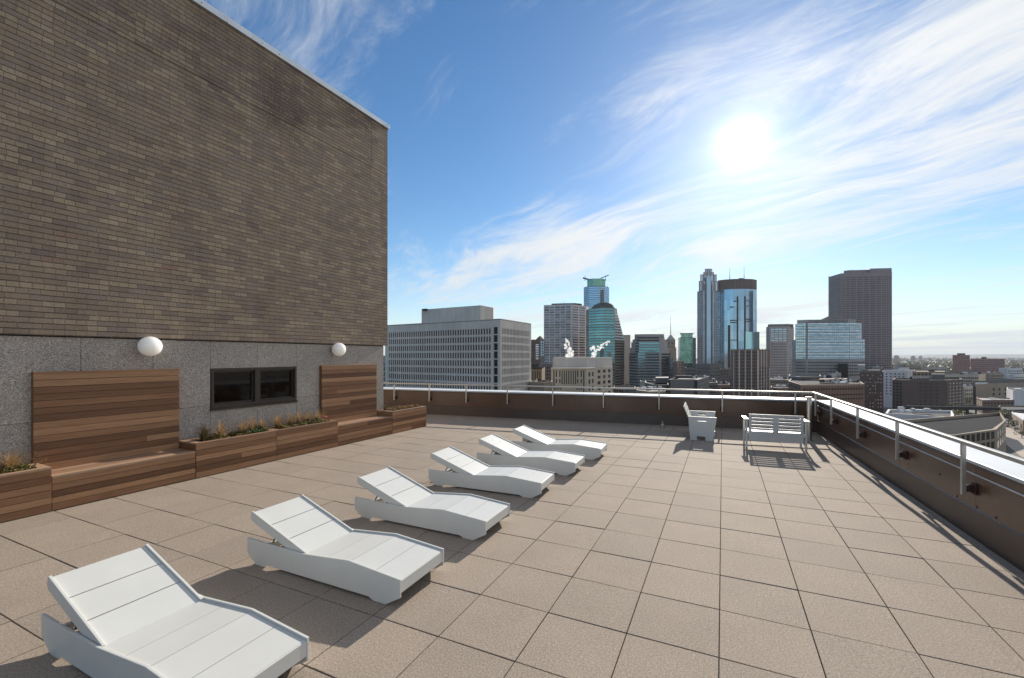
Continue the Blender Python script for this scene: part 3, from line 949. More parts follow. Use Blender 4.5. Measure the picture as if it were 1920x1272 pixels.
# ------------------------------------------------------------------ pole, vent pipe
r = empty('steel_post', (1.895, 4.39, 0), 0, 'brushed round steel post standing behind the white bench', 'post')
MB().cyl((0, 0, 0), (0, 0, 1.03), 0.055, n=32, cap=False).build('tube', M['steel'], r, smooth=True)
MB().cyl((0, 0, 1.028), (0, 0, 1.052), 0.064, n=32).build('cap', M['steel'], r, bevel=0.004)
MB().cyl((0, 0, 0), (0, 0, 0.012), 0.09, n=32).build('base_plate', M['steel'], r)
r = empty('vent_pipe', (-1.50, 4.70, 0), 0, 'short grey metal vent pipe on the shaded pavers by the far parapet', 'vent pipe')
v = MB()
v.cyl((0, 0, 0), (0, 0, 0.10), 0.052, n=20)
v.cyl((0, 0, 0.10), (0, 0, 0.125), 0.052, 0.022, n=20)
v.build('pipe', M['steel'], r, smooth=False)
MB().cyl((0, 0, 0.12), (0, 0, 0.20), 0.020, n=14).build('spigot', M['steel'], r)

# ------------------------------------------------------------------ white bench with slotted back (seen from behind)
r = empty('slotted_bench', (0.495, 2.79, 0), math.atan2(0.092, 1.145), 'white metal two seat bench with a slotted back, seen from behind near the right corner', 'bench')
BW = 1.15
bk = MB()
z0, z1 = 0.165, 0.757
x0, x1 = 0.045, BW - 0.075


def zs(z):      # the back leans a little towards the camera at the top
    return -0.05 * (z - 0.165) / 0.59


def bq(xa, xb, za, zb):
    pl = [(xa, za), (xb, za), (xb, zb), (xa, zb)]
    vs = [(p[0], zs(p[1]) + t, p[1]) for t in (0.0, 0.014) for p in pl]
    bk.add(vs, [(0, 1, 2, 3), (7, 6, 5, 4), (0, 4, 5, 1), (1, 5, 6, 2), (2, 6, 7, 3), (3, 7, 4, 0)])


cols = [(x0, x0 + 0.055), (x0 + 0.465, x0 + 0.57), (x1 - 0.055, x1)]
slots = [(z0 + 0.215 + k * 0.074, z0 + 0.215 + k * 0.074 + 0.025) for k in range(5)]
for a, b in cols:
    bq(a, b, z0, z1)
zz = z0
for (a, b) in slots + [(z1, z1)]:
    for c, d in ((cols[0][1], cols[1][0]), (cols[1][1], cols[2][0])):
        bq(c, d, zz, a)
    zz = b
bk.build('backrest', M['white'], r, weld=True)
se = MB()
for k in range(4):
    se.box(0.045, BW - 0.05, 0.03 + k * 0.115, 0.03 + k * 0.115 + 0.10, 0.345, 0.365)
se.build('seat', M['white'], r, bevel=0.003)
for s in (0, 1):
    xa = -0.045 if s == 0 else BW - 0.045
    MB().box(xa, xa + 0.09, -0.03, 0.50, 0.625, 0.645).build('armrest', M['white'], r, bevel=0.004)
    for yy in (-0.005, 0.43):
        lx = 0.0 if s == 0 else BW - 0.03
        MB().box(lx - 0.012, lx + 0.026, yy, yy + 0.034, 0.0, 0.624).build('leg', M['white'], r, bevel=0.003)
fr_ = MB()
fr_.box(0.027, BW - 0.043, 0.432, 0.455, 0.29, 0.344)
fr_.box(0.027, BW - 0.043, 0.016, 0.032, 0.29, 0.344)
fr_.build('apron', M['white'], r)

# ------------------------------------------------------------------ white club chair seen from its side
r = empty('garden_sofa', (-0.685, 3.20, 0), R(2), 'white metal sofa with hand slots in its tapered sides, seen end on', 'sofa')


def side(yy):
    mb = MB()
    # trapezoid split round the hand slot and the foot notch
    def xl(z): return 0.0 - 0.045 * z / 0.57
    def xr(z): return 0.50 + 0.085 * z / 0.57
    H = 0.57
    sx0, sx1 = 0.165, 0.355
    nx0, nx1 = 0.150, 0.335
    lv = [0.0, 0.10, 0.465, 0.505, H]
    def pan(xa0, xa1, xb0, xb1, za, zb):
        pl = [(xa0, za), (xa1, za), (xb1, zb), (xb0, zb)]
        vs = [(p[0], yy + t, p[1]) for t in (0.0, 0.022) for p in pl]
        mb.add(vs, [(0, 1, 2, 3), (7, 6, 5, 4), (0, 4, 5, 1), (1, 5, 6, 2), (2, 6, 7, 3), (3, 7, 4, 0)])
    pan(xl(0), nx0, xl(0.1), nx0, 0, 0.1)
    pan(nx1, xr(0), nx1, xr(0.1), 0, 0.1)
    for (a, b) in ((0.1, 0.465), (0.505, H)):
        pan(xl(a), nx0 if False else sx0, xl(b), sx0, a, b)
        pan(sx0, sx1, sx0, sx1, a, b)
        pan(sx1, xr(a), sx1, xr(b), a, b)
    pan(xl(0.465), sx0, xl(0.505), sx0, 0.465, 0.505)
    pan(sx1, xr(0.465), sx1, xr(0.505), 0.465, 0.505)
    return mb.build('side_panel', M['white'], r, weld=True)


CD = 1.22
side(0.0)
side(CD)
bkm = MB()
for k in range(6):
    l0, l1 = k * 0.108, k * 0.108 + 0.095
    a = R(112)
    ox, oz = 0.10, 0.22
    d_ = (math.cos(a), math.sin(a))
    nn = (d_[1], -d_[0])
    pl = [(ox + d_[0] * l0, oz + d_[1] * l0), (ox + d_[0] * l1, oz + d_[1] * l1)]
    pl += [(pl[1][0] - nn[0] * 0.02, pl[1][1] - nn[1] * 0.02), (pl[0][0] - nn[0] * 0.02, pl[0][1] - nn[1] * 0.02)]
    bkm.prism(pl, lambda p, t: (p[0], t, p[1]), 0.025, CD - 0.12)
bkm.build('backrest', M['white'], r, bevel=0.002)
sm = MB()
for k in range(4):
    sm.box(0.12 + k * 0.105, 0.12 + k * 0.105 + 0.094, 0.025, CD - 0.003, 0.22 + 0.008 * k, 0.24 + 0.008 * k)
sm.build('seat', M['white'], r, bevel=0.002)
MB().box(0.525, 0.545, 0.025, CD - 0.003, 0.12, 0.235).build('front_board', M['white'], r, bevel=0.002)
# ================================================================== the city beyond the roof
GZ = -46.0
cT, sT = math.cos(TH), math.sin(TH)


def W(px, d):
    xc = (px - 960) / F * d
    return Vector((CX + xc * cT + d * sT, CY - xc * sT + d * cT))


def ZP(py, d):
    return CZ - (py - Y0) * d / F


def wall_mat(name, col, rough=0.8, amt=0.14, scale=0.05, spec=0.3):
    """masonry: broad weathering, vertical streaks"""
    m = bpy.data.materials.new(name)
    m.use_nodes = True
    t = NT(m.node_tree)
    out = t.n('ShaderNodeOutputMaterial')
    b = t.n('ShaderNodeBsdfPrincipled', ins={'Roughness': rough, 'Specular IOR Level': spec})
    t.link(b.outputs[0], out.inputs[0])
    tc = t.n('ShaderNodeTexCoord')
    n = t.n('ShaderNodeTexNoise', ins={'Vector': tc.outputs['Object'], 'Scale': scale, 'Detail': 8.0, 'Roughness': 0.65})
    mp = t.n('ShaderNodeMapping', ins={'Vector': tc.outputs['Object'], 'Scale': (1, 1, 0.08)})
    n2 = t.n('ShaderNodeTexNoise', ins={'Vector': mp.outputs[0], 'Scale': scale * 9, 'Detail': 5.0, 'Roughness': 0.7})
    c = t.ramp(n.outputs[0], [(0.3, tuple(x * (1 - amt) for x in col)), (0.7, tuple(x * (1 + amt) for x in col))])
    c = t.mix(0.7, c, t.ramp(n2.outputs[0], [(0.35, (1 - amt, 1 - amt, 1 - amt)), (0.65, (1 + amt * .7,) * 3)]), 'MULTIPLY')
    t.link(c, b.inputs['Base Color'])
    return m


def glass_mat(name, ca, cb, rough=0.08, metal=0.75, spec=0.6, wav=0.03):
    """window glass, each pane a little different, slightly wavy"""
    m = bpy.data.materials.new(name)
    m.use_nodes = True
    t = NT(m.node_tree)
    out = t.n('ShaderNodeOutputMaterial')
    b = t.n('ShaderNodeBsdfPrincipled', ins={'Roughness': rough, 'Specular IOR Level': spec, 'Metallic': metal})
    t.link(b.outputs[0], out.inputs[0])
    g = t.n('ShaderNodeNewGeometry')
    oi = t.n('ShaderNodeObjectInfo')
    rn = t.math('FRACT', t.math('ADD', g.outputs['Random Per Island'], oi.outputs['Random']))
    tc = t.n('ShaderNodeTexCoord')
    n = t.n('ShaderNodeTexNoise', ins={'Vector': g.outputs['Position'], 'Scale': 0.09, 'Detail': 4.0})
    k = t.math('ADD', t.math('MULTIPLY', rn, 0.55), t.math('MULTIPLY', n.outputs[0], 0.45))
    c = t.ramp(k, [(0.2, ca), (0.8, cb)])
    t.link(c, b.inputs['Base Color'])
    bp = t.n('ShaderNodeBump', ins={'Height': n.outputs[0], 'Strength': wav, 'Distance': 2.0})
    t.link(bp.outputs[0], b.inputs['Normal'])
    return m


C = {}
C['conc'] = wall_mat('precast_concrete', (0.60, 0.55, 0.495))
C['grey'] = wall_mat('grey_stone', (0.36, 0.335, 0.32))
C['dgrey'] = wall_mat('dark_grey_stone', (0.16, 0.15, 0.145))
C['pale'] = wall_mat('pale_stone', (0.62, 0.57, 0.56))
C['cream'] = wall_mat('cream_stone', (0.56, 0.47, 0.355))
C['tan'] = wall_mat('tan_brick', (0.30, 0.235, 0.175))
C['brown'] = wall_mat('brown_brick', (0.19, 0.118, 0.09))
C['dbrown'] = wall_mat('dark_brown_brick', (0.115, 0.08, 0.068))
C['purple'] = wall_mat('brown_granite', (0.27, 0.215, 0.22))
C['red'] = wall_mat('red_brick', (0.29, 0.13, 0.105))
C['white'] = wall_mat('white_wall', (0.62, 0.62, 0.62))
C['roofg'] = wall_mat('roof_gravel', (0.17, 0.16, 0.15), scale=0.3, rough=1.0, spec=0.03)
C['roofd'] = wall_mat('roof_tar', (0.05, 0.05, 0.052), scale=0.3, rough=1.0, spec=0.03)
C['rooft'] = wall_mat('pale_roof', (0.48, 0.45, 0.42), scale=0.3, rough=1.0, spec=0.03)
C['plant'] = wall_mat('roof_machinery', (0.055, 0.055, 0.058), scale=0.4, rough=1.0, spec=0.03)
C['lead'] = wall_mat('green_grey_roof', (0.075, 0.095, 0.095))
G = {}
G['dark'] = glass_mat('dark_window', (0.004, 0.004, 0.005), (0.018, 0.018, 0.020), metal=0.0, spec=0.12, rough=0.2)
G['slate'] = glass_mat('slate_window', (0.03, 0.034, 0.045), (0.17, 0.18, 0.215), metal=0.5)
G['blue'] = glass_mat('blue_glass', (0.20, 0.34, 0.46), (0.34, 0.50, 0.62), metal=0.85)
G['dblue'] = glass_mat('deep_blue_glass', (0.07, 0.14, 0.23), (0.13, 0.22, 0.33), metal=0.85)
G['teal'] = glass_mat('teal_glass', (0.06, 0.22, 0.27), (0.14, 0.36, 0.40), metal=0.85)
G['green'] = glass_mat('green_glass', (0.08, 0.25, 0.19), (0.22, 0.42, 0.33), metal=0.8)
G['wing'] = glass_mat('turquoise_glass', (0.22, 0.46, 0.50), (0.34, 0.60, 0.64), metal=0.85)
G['sky'] = glass_mat('grey_blue_window', (0.26, 0.32, 0.40), (0.46, 0.54, 0.64), metal=0.8)
G['pale'] = glass_mat('pale_glass', (0.42, 0.50, 0.56), (0.72, 0.80, 0.86), metal=0.85)
G['brown'] = glass_mat('brown_glass', (0.022, 0.018, 0.02), (0.06, 0.05, 0.055), metal=0.3)


class Bldg:
    def __init__(s, name, label, cat, pts, zt, wm, rm='roofg', depth=None, back=None, group=None, parapet=0.9, z0=GZ, wname='wall'):
        """pts: visible footprint from left to right as (px, d); the back runs away from the viewer"""
        s.P = [W(*p) for p in pts]
        s.d = sum(p[1] for p in pts) / len(pts)
        s.zt = zt
        s.z0 = z0
        c = sum(s.P, Vector((0, 0))) / len(s.P)
        s.c = c
        s.root = empty(name, (c.x, c.y, z0), 0, label, cat, group)
        away = (c - Vector((CX, CY))).normalized()
        dp = depth or 30
        if back:
            s.B = [W(*p) for p in back]
        else:
            s.B = [s.P[-1] + away * dp, s.P[0] + away * dp]
        s.poly = s.P + s.B
        s.count = 0
        s.extra = {}
        s.wm = wm
        th = 0.5
        mb = MB()
        loc = [(p.x - c.x, p.y - c.y) for p in s.poly]
        mb.up(loc, 0, zt - parapet - z0)
        # roof parapet ring
        n = len(loc)
        cen = (sum(p[0] for p in loc) / n, sum(p[1] for p in loc) / n)
        inn = []
        for p in loc:
            v = Vector((cen[0] - p[0], cen[1] - p[1]))
            inn.append((p[0] + v.normalized().x * th * 1.6, p[1] + v.normalized().y * th * 1.6))
        z1, z2 = zt - parapet - z0, zt - z0
        for i in range(n):
            j = (i + 1) % n
            vs = [loc[i] + (z1,), loc[j] + (z1,), inn[j] + (z1,), inn[i] + (z1,), loc[i] + (z2,), loc[j] + (z2,), inn[j] + (z2,), inn[i] + (z2,)]
            mb.add(vs, [(4, 5, 6, 7), (0, 1, 5, 4), (2, 3, 7, 6)])
        s.wall = mb.build(wname, C[wm], s.root, weld=True)
        r = MB()
        r.add([(p[0], p[1], z1 + 0.05) for p in inn], [list(range(n))])
        s.roof = r.build('roof', C[rm], s.root)

    def loc(s, p, z):
        return (p.x - s.c.x, p.y - s.c.y, z - s.z0)

    def win(s, i, nx, ny, zt, zb, g='dark', wf=0.6, hf=0.6, m0=0.03, m1=0.03, part='window', A=None, B=None, skip=None, proud=None, group_rows=None):
        """grid of panes on visible face i (between footprint points i and i+1)"""
        A = A or s.P[i]
        B = B or s.P[i + 1]
        t = (B - A)
        L = t.length
        t = t / L
        nrm = Vector((t.y, -t.x))
        cw = L * (1 - m0 - m1) / nx
        ch = (zt - zb) / ny
        pw, ph = cw * wf, ch * hf
        pr = proud or max(0.06, s.d * 0.00025)
        me = None
        ang = math.atan2(t.y, t.x)
        big = s.extra.setdefault(g, MB())
        for r in range(ny):
            for k in range(nx):
                if skip and skip(k, r):
                    continue
                u = L * m0 + (k + 0.5) * cw
                z = zt - (r + 0.5) * ch
                p = A + t * u
                if s.count < 96:
                    if me is None:
                        mb = MB()
                        mb.box(-pw / 2, pw / 2, -pr, 0.02, -ph / 2, ph / 2)
                        o = mb.build(part, G[g] if g in G else C[g], s.root)
                        me = o.data
                    else:
                        o = bpy.data.objects.new(part, me)
                        COL.objects.link(o)
                        o.parent = s.root
                    o.location = s.loc(p, z)
                    o.rotation_euler = (0, 0, ang)
                    s.count += 1
                else:
                    a, b = p - t * (pw / 2) + nrm * pr, p + t * (pw / 2) + nrm * pr
                    a2, b2 = p - t * (pw / 2), p + t * (pw / 2)
                    z0, z1 = z - ph / 2, z + ph / 2
                    vs = [s.loc(a, z0), s.loc(b, z0), s.loc(b, z1), s.loc(a, z1), s.loc(a2, z0), s.loc(b2, z0), s.loc(b2, z1), s.loc(a2, z1)]
                    big.add(vs, [(0, 1, 2, 3), (0, 4, 5, 1), (3, 2, 6, 7), (0, 3, 7, 4), (1, 5, 6, 2)])
        return s

    def bands(s, path, ny, zt, zb, g='teal', hf=0.5, part='window_band', pr=None, lim=90):
        """ribbons of glass following a path of world XY points"""
        ch = (zt - zb) / ny
        pr = pr or max(0.06, s.d * 0.00025)
        out = []
        n = len(path)
        for i, p in enumerate(path):
            t = (path[min(i + 1, n - 1)] - path[max(i - 1, 0)]).normalized()
            out.append(p + Vector((t.y, -t.x)) * pr)
        for r in range(ny):
            z1 = zt - r * ch - ch * (1 - hf) / 2
            z0 = z1 - ch * hf
            mb = MB()
            vs = []
            for p, q in zip(path, out):
                vs += [s.loc(q, z0), s.loc(q, z1), s.loc(p, z0), s.loc(p, z1)]
            fs = []
            for i in range(n - 1):
                a, b = 4 * i, 4 * i + 4
                fs += [(a, b, b + 1, a + 1), (a + 1, b + 1, b + 3, a + 3), (a, a + 2, b + 2, b)]
            mb.add(vs, fs)
            mb.build(part, G[g] if g in G else C[g], s.root, weld=False)
            s.count += 1
        return s

    def block(s, part, pts, zb, zt, m, back=None, depth=12, parent=None):
        P = [W(*p) for p in pts]
        away = (sum(P, Vector((0, 0))) / len(P) - Vector((CX, CY))).normalized()
        P += [W(*p) for p in back] if back else [P[-1] + away * depth, P[0] + away * depth]
        mb = MB()
        mb.up([(p.x - s.c.x, p.y - s.c.y) for p in P], zb - s.z0, zt - s.z0)
        return mb.build(part, C[m] if m in C else G[m], parent or s.root)

    def rib(s, part, A, B, z0, z1, wd, m, pr):
        """vertical rib at A (world XY) facing like AB"""
        t = (B - A).normalized()
        nrm = Vector((t.y, -t.x))
        a, b = A - t * wd / 2, A + t * wd / 2
        mb = MB()
        P = [a + nrm * pr, b + nrm * pr, b, a]
        mb.up([(p.x - s.c.x, p.y - s.c.y) for p in P], z0 - s.z0, z1 - s.z0)
        return mb.build(part, C[m] if m in C else G[m], s.root)

    def mast(s, px, d, zb, zt, r=0.25):
        p = W(px, d)
        mb = MB()
        h = zt - zb
        mb.cyl(s.loc(p, zb), s.loc(p, zb + h * 0.4), r, r * 0.7, n=6)
        mb.cyl(s.loc(p, zb + h * 0.4), s.loc(p, zt), r * 0.5, r * 0.25, n=6)
        return mb.build('antenna', C['plant'], s.root)

    def clutter(s, pts, z, n, smin, smax, m='plant', hmax=3):
        """roof machines scattered between two (px, d) corners"""
        (pa, da), (pb, db) = pts
        for k in range(n):
            q = random.random()
            p = W(pa + (pb - pa) * q, da + (db - da) * random.random())
            a, b, h = random.uniform(smin, smax), random.uniform(smin, smax), random.uniform(0.4, 1) * hmax
            mb = MB()
            x, y, zz = s.loc(p, z)
            mb.box(x - a / 2, x + a / 2, y - b / 2, y + b / 2, zz, zz + h)
            mb.box(x - a / 2.6, x + a / 2.6, y - b / 2.6, y + b / 2.6, zz + h, zz + h * 1.15)
            mb.build('roof_unit', C[random.choice(['plant', 'white', 'grey', 'rooft']) if m == 'mix' else m], s.root)

    def done(s):
        for g, mb in s.extra.items():
            if mb.v:
                o = mb.build('windows', G[g] if g in G else C[g], s.root)
                o['kind'] = 'stuff'


def lerpw(a, b, k):
    return a + (b - a) * k


# ---- ground
gm = bpy.data.materials.new('city_ground')
gm.use_nodes = True
t = NT(gm.node_tree)
out = t.n('ShaderNodeOutputMaterial')
b = t.n('ShaderNodeBsdfPrincipled', ins={'Roughness': 0.9})
t.link(b.outputs[0], out.inputs[0])
tc = t.n('ShaderNodeTexCoord')
na = t.n('ShaderNodeTexNoise', ins={'Vector': tc.outputs['Object'], 'Scale': 0.012, 'Detail': 8.0, 'Roughness': 0.7})
nb = t.n('ShaderNodeTexVoronoi', ins={'Vector': tc.outputs['Object'], 'Scale': 0.03})
c = t.ramp(na.outputs[0], [(0.35, (0.045, 0.048, 0.03)), (0.5, (0.075, 0.07, 0.045)), (0.65, (0.11, 0.10, 0.085))])
c = t.mix(0.35, c, t.ramp(nb.outputs['Distance'], [(0.1, (0.16, 0.15, 0.14)), (0.6, (0.05, 0.05, 0.04))]))
t.link(c, b.inputs['Base Color'])
g = MB()
g.quad((-9000, -3000, GZ), (9000, -3000, GZ), (9000, 15000, GZ), (-9000, 15000, GZ))
tag(g.build('ground', gm), kind='structure')
# ---- far low hills
hm = wall_mat('wooded_hill', (0.055, 0.068, 0.062), amt=0.3, scale=0.004)
hb = MB()
N = 140
vs = []
for i in range(N):
    px_ = 300 + 2600 * i / (N - 1)
    hgt = 6 + 26 * max(0, noise.noise(Vector((i * 0.06, 1.5, 0)))) + 5 * noise.noise(Vector((i * 0.37, 0.5, 3))) + (24 if px_ > 1780 else 24 * max(0, (px_ - 1500) / 280))
    for d, k in ((8200, 0), (8900, 0.8), (9600, 1.0), (11500, 0)):
        p = W(px_, d)
        vs.append((p.x, p.y, GZ - 1 + max(0, hgt) * 2.0 * k + (26 * k)))
fs = []
for i in range(N - 1):
    for k in range(3):
        a = i * 4 + k
        fs.append((a, a + 4, a + 5, a + 1))
hb.add(vs, fs)
tag(hb.build('hills', hm, smooth=True), kind='structure')

# ---- grey concrete office block on the left, deep narrow windows
d0, d1, d2 = 200.0, 243.0, 231.0
Zt = ZP(597.6, d0)
Bn = empty('office_building', tuple(W(938, d0)) + (GZ,), 0, 'broad grey concrete office block with rows of narrow vertical windows', 'building')
P0, P1, P2 = W(722, d1), W(938, d0), W(996, d2)
Pc = P1
def lo(p, z): return (p.x - Pc.x, p.y - Pc.y, z - GZ)
shared = [0]
def deep_face(A, B, nx, rows, zt, zb, m0, m1, wf, hf, rec, wallmb, panes, col=None):
    t = B - A
    L = t.length
    t = t / L
    nr = Vector((t.y, -t.x))
    def q(u0, u1, z0, z1, off0=0.0, off1=None):
        a, b = A + t * u0, A + t * u1
        wallmb.quad(lo(a, z0), lo(b, z0), lo(b, z1), lo(a, z1))
    floor_h = rows
    zc = zt
    x0, x1 = L * m0, L * (1 - m1)
    cw = (x1 - x0) / nx
    pw = cw * wf
    ny = int((zt - zb) / floor_h)
    ph = floor_h * hf
    q(0, L, zt - floor_h * (1 - hf), Zt)
    me = None
    for r in range(ny):
        z1 = zt - r * floor_h - floor_h * (1 - hf)
        z0 = z1 - ph
        zlow = z0 - floor_h * (1 - hf)
        q(0, L, zlow if r < ny - 1 else GZ, z0)
        u = 0.0
        for k in range(nx):
            c0 = x0 + (k + 0.5) * cw - pw / 2
            c1 = c0 + pw
            q(u, c0, z0, z1)
            a, b = A + t * c0, A + t * c1
            a2, b2 = a - nr * rec, b - nr * rec
            wallmb.quad(lo(a, z0), lo(a2, z0), lo(a2, z1), lo(a, z1))
            wallmb.quad(lo(b2, z0), lo(b, z0), lo(b, z1), lo(b2, z1))
            wallmb.quad(lo(a, z0), lo(b, z0), lo(b2, z0), lo(a2, z0))
            wallmb.quad(lo(a2, z1), lo(b2, z1), lo(b, z1), lo(a, z1))
            u = c1
            mid = (a2 + b2) / 2
            if shared[0] < 96:
                if me is None:
                    o = MB().box(-pw / 2 - .02, pw / 2 + .02, -0.02, 0.05, -ph / 2 - .02, ph / 2 + .02).build('window', G['dark'], Bn)
                    me = o.data
                else:
                    o = bpy.data.objects.new('window', me)
                    COL.objects.link(o)
                    o.parent = Bn
                o.location = lo(mid, (z0 + z1) / 2)
                o.rotation_euler = (0, 0, math.atan2(t.y, t.x))
                shared[0] += 1
            else:
                e = t * 0.02
                panes.quad(lo(a2 - e, z0), lo(b2 + e, z0), lo(b2 + e, z1), lo(a2 - e, z1))
        q(u, L, z0, z1)
wm, pn = MB(), MB()
fh = 15.35 * d0 / F
zt1 = Zt - 3.3
chamA, chamB = lerpw(P1, P0, 0.055), lerpw(P1, P0, 0.0)
deep_face(lerpw(P1, P0, 1.0), chamA, 44, fh, zt1, ZP(800, d0), 0.035, 0.012, 0.56, 0.72, 0.35, wm, pn)
deep_face(chamA, chamB, 1, fh, zt1, ZP(800, d0), 0.12, 0.34, 1.0, 0.86, 0.5, wm, pn)
deep_face(chamB, P2, 20, fh, zt1, ZP(800, d0), 0.05, 0.06, 0.56, 0.72, 0.35, wm, pn)
away = Vector((sT, cT))
bk0, bk1 = P0 + away * 45, P2 + away * 20
wm.quad(lo(P2, GZ), lo(bk1, GZ), lo(bk1, Zt), lo(P2, Zt))
wm.quad(lo(bk0, GZ), lo(P0, GZ), lo(P0, Zt), lo(bk0, Zt))
wm.build('wall', C['conc'], Bn)
o = pn.build('windows', G['dark'], Bn)
o['kind'] = 'stuff'
MB().up([tuple(lo(p, 0))[:2] for p in (P0, P1, P2, bk1, bk0)], Zt - GZ - 0.6, Zt - GZ - 0.3).build('roof', C['roofg'], Bn)
ph_ = MB()
q0, q1, q2 = W(790.5, 258), W(901, 236), W(925, 248)
ph_.up([tuple(lo(p, 0))[:2] for p in (q0, q1, q2, q2 + away * 12, q0 + away * 14)], Zt - GZ - 1, ZP(572.7, 236) - GZ)
ph_.build('penthouse', C['conc'], Bn)
rm_ = MB()
x, y, z = lo(W(797, 256), ZP(583, 258))
rm_.box(x - 1.5, x + 1.5, y - 1, y + 1, z - 0.2, z + 0.9)
rm_.build('roof_unit', C['plant'], Bn)

# ---- narrow blue block glimpsed past the corner of the brick wall
b = Bldg('office_building', 'sliver of a blue glass block between the brick corner and the grey office block', 'building', [(700, 420), (729, 420)], ZP(667, 420), 'grey')
b.win(0, 6, 8, ZP(668, 420), ZP(745, 420), 'dblue', 0.8, 0.7)
b.done()

# ---- pale grid tower
d = 690
b = Bldg('office_tower', 'pale tower with a grid of wide dark windows left of the green curved tower', 'tower',
         [(1019.7, 700), (1072, 690), (1099, 712), (1106, 735)], ZP(571, d), 'pale', 'roofg')
fh_ = 4.73 * d / F
b.win(0, 5, 26, ZP(573.5, d), ZP(573.5 + 26 * 4.73, d), 'slate', 0.84, 0.62, 0.012, 0.03)
b.win(1, 2, 26, ZP(573.5, d), ZP(573.5 + 26 * 4.73, d), 'slate', 0.84, 0.62, 0.02, 0.05)
b.win(2, 1, 26, ZP(573.5, d), ZP(573.5 + 26 * 4.73, d), 'pale', 0.75, 0.62, 0.1, 0.1)
b.block('penthouse', [(1034, 715), (1078, 708), (1091, 718)], ZP(574, d), ZP(566, d), 'plant')
for x_, h_ in ((1047, 563), (1052, 561), (1057, 559), (1062, 562), (1071, 564)):
    b.mast(x_, 722, ZP(567, d), ZP(h_, d), 0.55)
b.done()

# ---- tall blue glass tower with roof wings
d = 1000
pts = [(1094.6, 1010), (1104, 992), (1122, 985), (1134, 992), (1142, 1012)]
b = Bldg('glass_tower', 'tall blue glass tower with wing shaped roof canopies behind the green curved tower', 'tower', pts, ZP(538, d), 'dgrey')
path = b.P
b.bands(path, 26, ZP(539, d), ZP(539 + 26 * 3.4, d), 'blue', 0.74)
cr_ = b.block('crown', [(1101, 1010), (1112, 1000), (1126, 1000), (1135, 1010)], ZP(540, d), ZP(522.5, d), 'green')
b.rib('shaft', W(1130, 986), W(1133, 990), ZP(590, d), ZP(545, d), 3.0, 'plant', 1.5)
for side_, xa, xb, ya, yb in ((0, 1094, 1104, 521, 524), (1, 1127, 1142, 522, 516)):
    mb = MB()
    p, q = W(xa, 1000), W(xb, 1000)
    vs = []
    for dz in (0, 1.2):
        for (pp, yy) in ((p, ya), (q, yb)):
            for dd in (0, 12):
                e = pp + away * dd
                vs.append(b.loc(e, ZP(yy, 1000) + dz))
    mb.add(vs, [(0, 2, 3, 1), (4, 5, 7, 6), (0, 4, 6, 2), (1, 3, 7, 5), (0, 1, 5, 4), (2, 6, 7, 3)])
    mb.build('canopy_wing', C['lead'], b.root)
    b.mast((xa + xb) / 2 - (2 if side_ == 0 else -1) * 1.0, 1005, ZP(526, 1000), ZP(515, 1000), 0.9)
b.mast(1139, 1005, ZP(540, 1000), ZP(533, 1000), 0.7)
b.done()

# ---- curved green glass tower, stepped on the right
d = 600
pts = [(1099, 640)] + [(1104 + k * 7, 612 - 14 * math.sin(k / 7 * math.pi * 0.8)) for k in range(8)] + [(1171, 640)]
pts[-2] = (1152.5, 603)
b = Bldg('glass_tower', 'curved green glass tower with a domed top and white terraced right side', 'tower', pts[:-1] + [(1157, 618)], ZP(577, d), 'tan', parapet=0.5, depth=34)
arc = [W(*p) for p in pts[:-1]]
b.bands(arc[1:], 31, ZP(578, d), ZP(578 + 31 * 5.15, d), 'teal', 0.66)
b.bands(arc[:2], 26, ZP(604, d), ZP(604 + 26 * 5.15, d), 'teal', 0.66, part='side_band')
# terraces: each floor a pale slab reaching a little further to the right
for k in range(12):
    y_ = 576 + k * 5.15 * 1.02
    xr = 1156 + (1171 - 1156) * min(1, k / 11) ** 0.9
    o = b.block('terrace_slab', [(1152.8, 603.3), (xr, 622 + k * 1.2)], ZP(y_ + 3.6, d), ZP(y_ + 0.9, d), 'white', depth=16)
    b.block('terrace_glass', [(1152.8, 604.5), (xr - 0.7, 622.8 + k * 1.2)], ZP(y_ + 7.4, d), ZP(y_ + 2.6, d), 'dark', depth=15)
for k in range(12, 32):
    y_ = 576 + k * 5.15 * 1.02
    b.block('terrace_slab', [(1152.8, 603.3), (1171, 634)], ZP(y_ + 3.2, d), ZP(y_ + 1.0, d), 'tan', depth=12)
b.block('terrace_glass', [(1152.8, 604.5), (1170.4, 634.6)], GZ, ZP(576 + 12.6 * 5.15, d), 'dark', depth=11)
mb = MB()
dome = []
for (fx, fy) in ((0, 0), (0.35, 0.72), (0.65, 0.93), (1.0, 1.0)):
    dome.append((fx, fy))
cx_ = (1108 + 1153) / 2
rings = []
for (fx, fy) in dome:
    hw_ = (1153 - 1108) / 2 * (1 - 0.62 * fx)
    z_ = ZP(577 - 9.5 * fy, d)
    rings.append([b.loc(W(cx_ + 4 * fx + hw_ * math.cos(a), 613 + 14 * math.sin(a)), z_) for a in [2 * math.pi * i / 24 for i in range(24)]])
vs = [p for r_ in rings for p in r_]
fs = []
for j in range(3):
    for i in range(24):
        fs.append((j * 24 + i, j * 24 + (i + 1) % 24, j * 24 + 24 + (i + 1) % 24, j * 24 + 24 + i))
fs.append(list(range(72, 96)))
mb.add(vs, fs)
mb.build('domed_roof', C['lead'], b.root)
b.done()

# ---- plain slab behind
b = Bldg('office_tower', 'plain narrow grey slab tower without windows, right of the terraced green tower', 'tower', [(1168, 720), (1182, 715)], ZP(628, 715), 'grey', depth=30)
b.done()

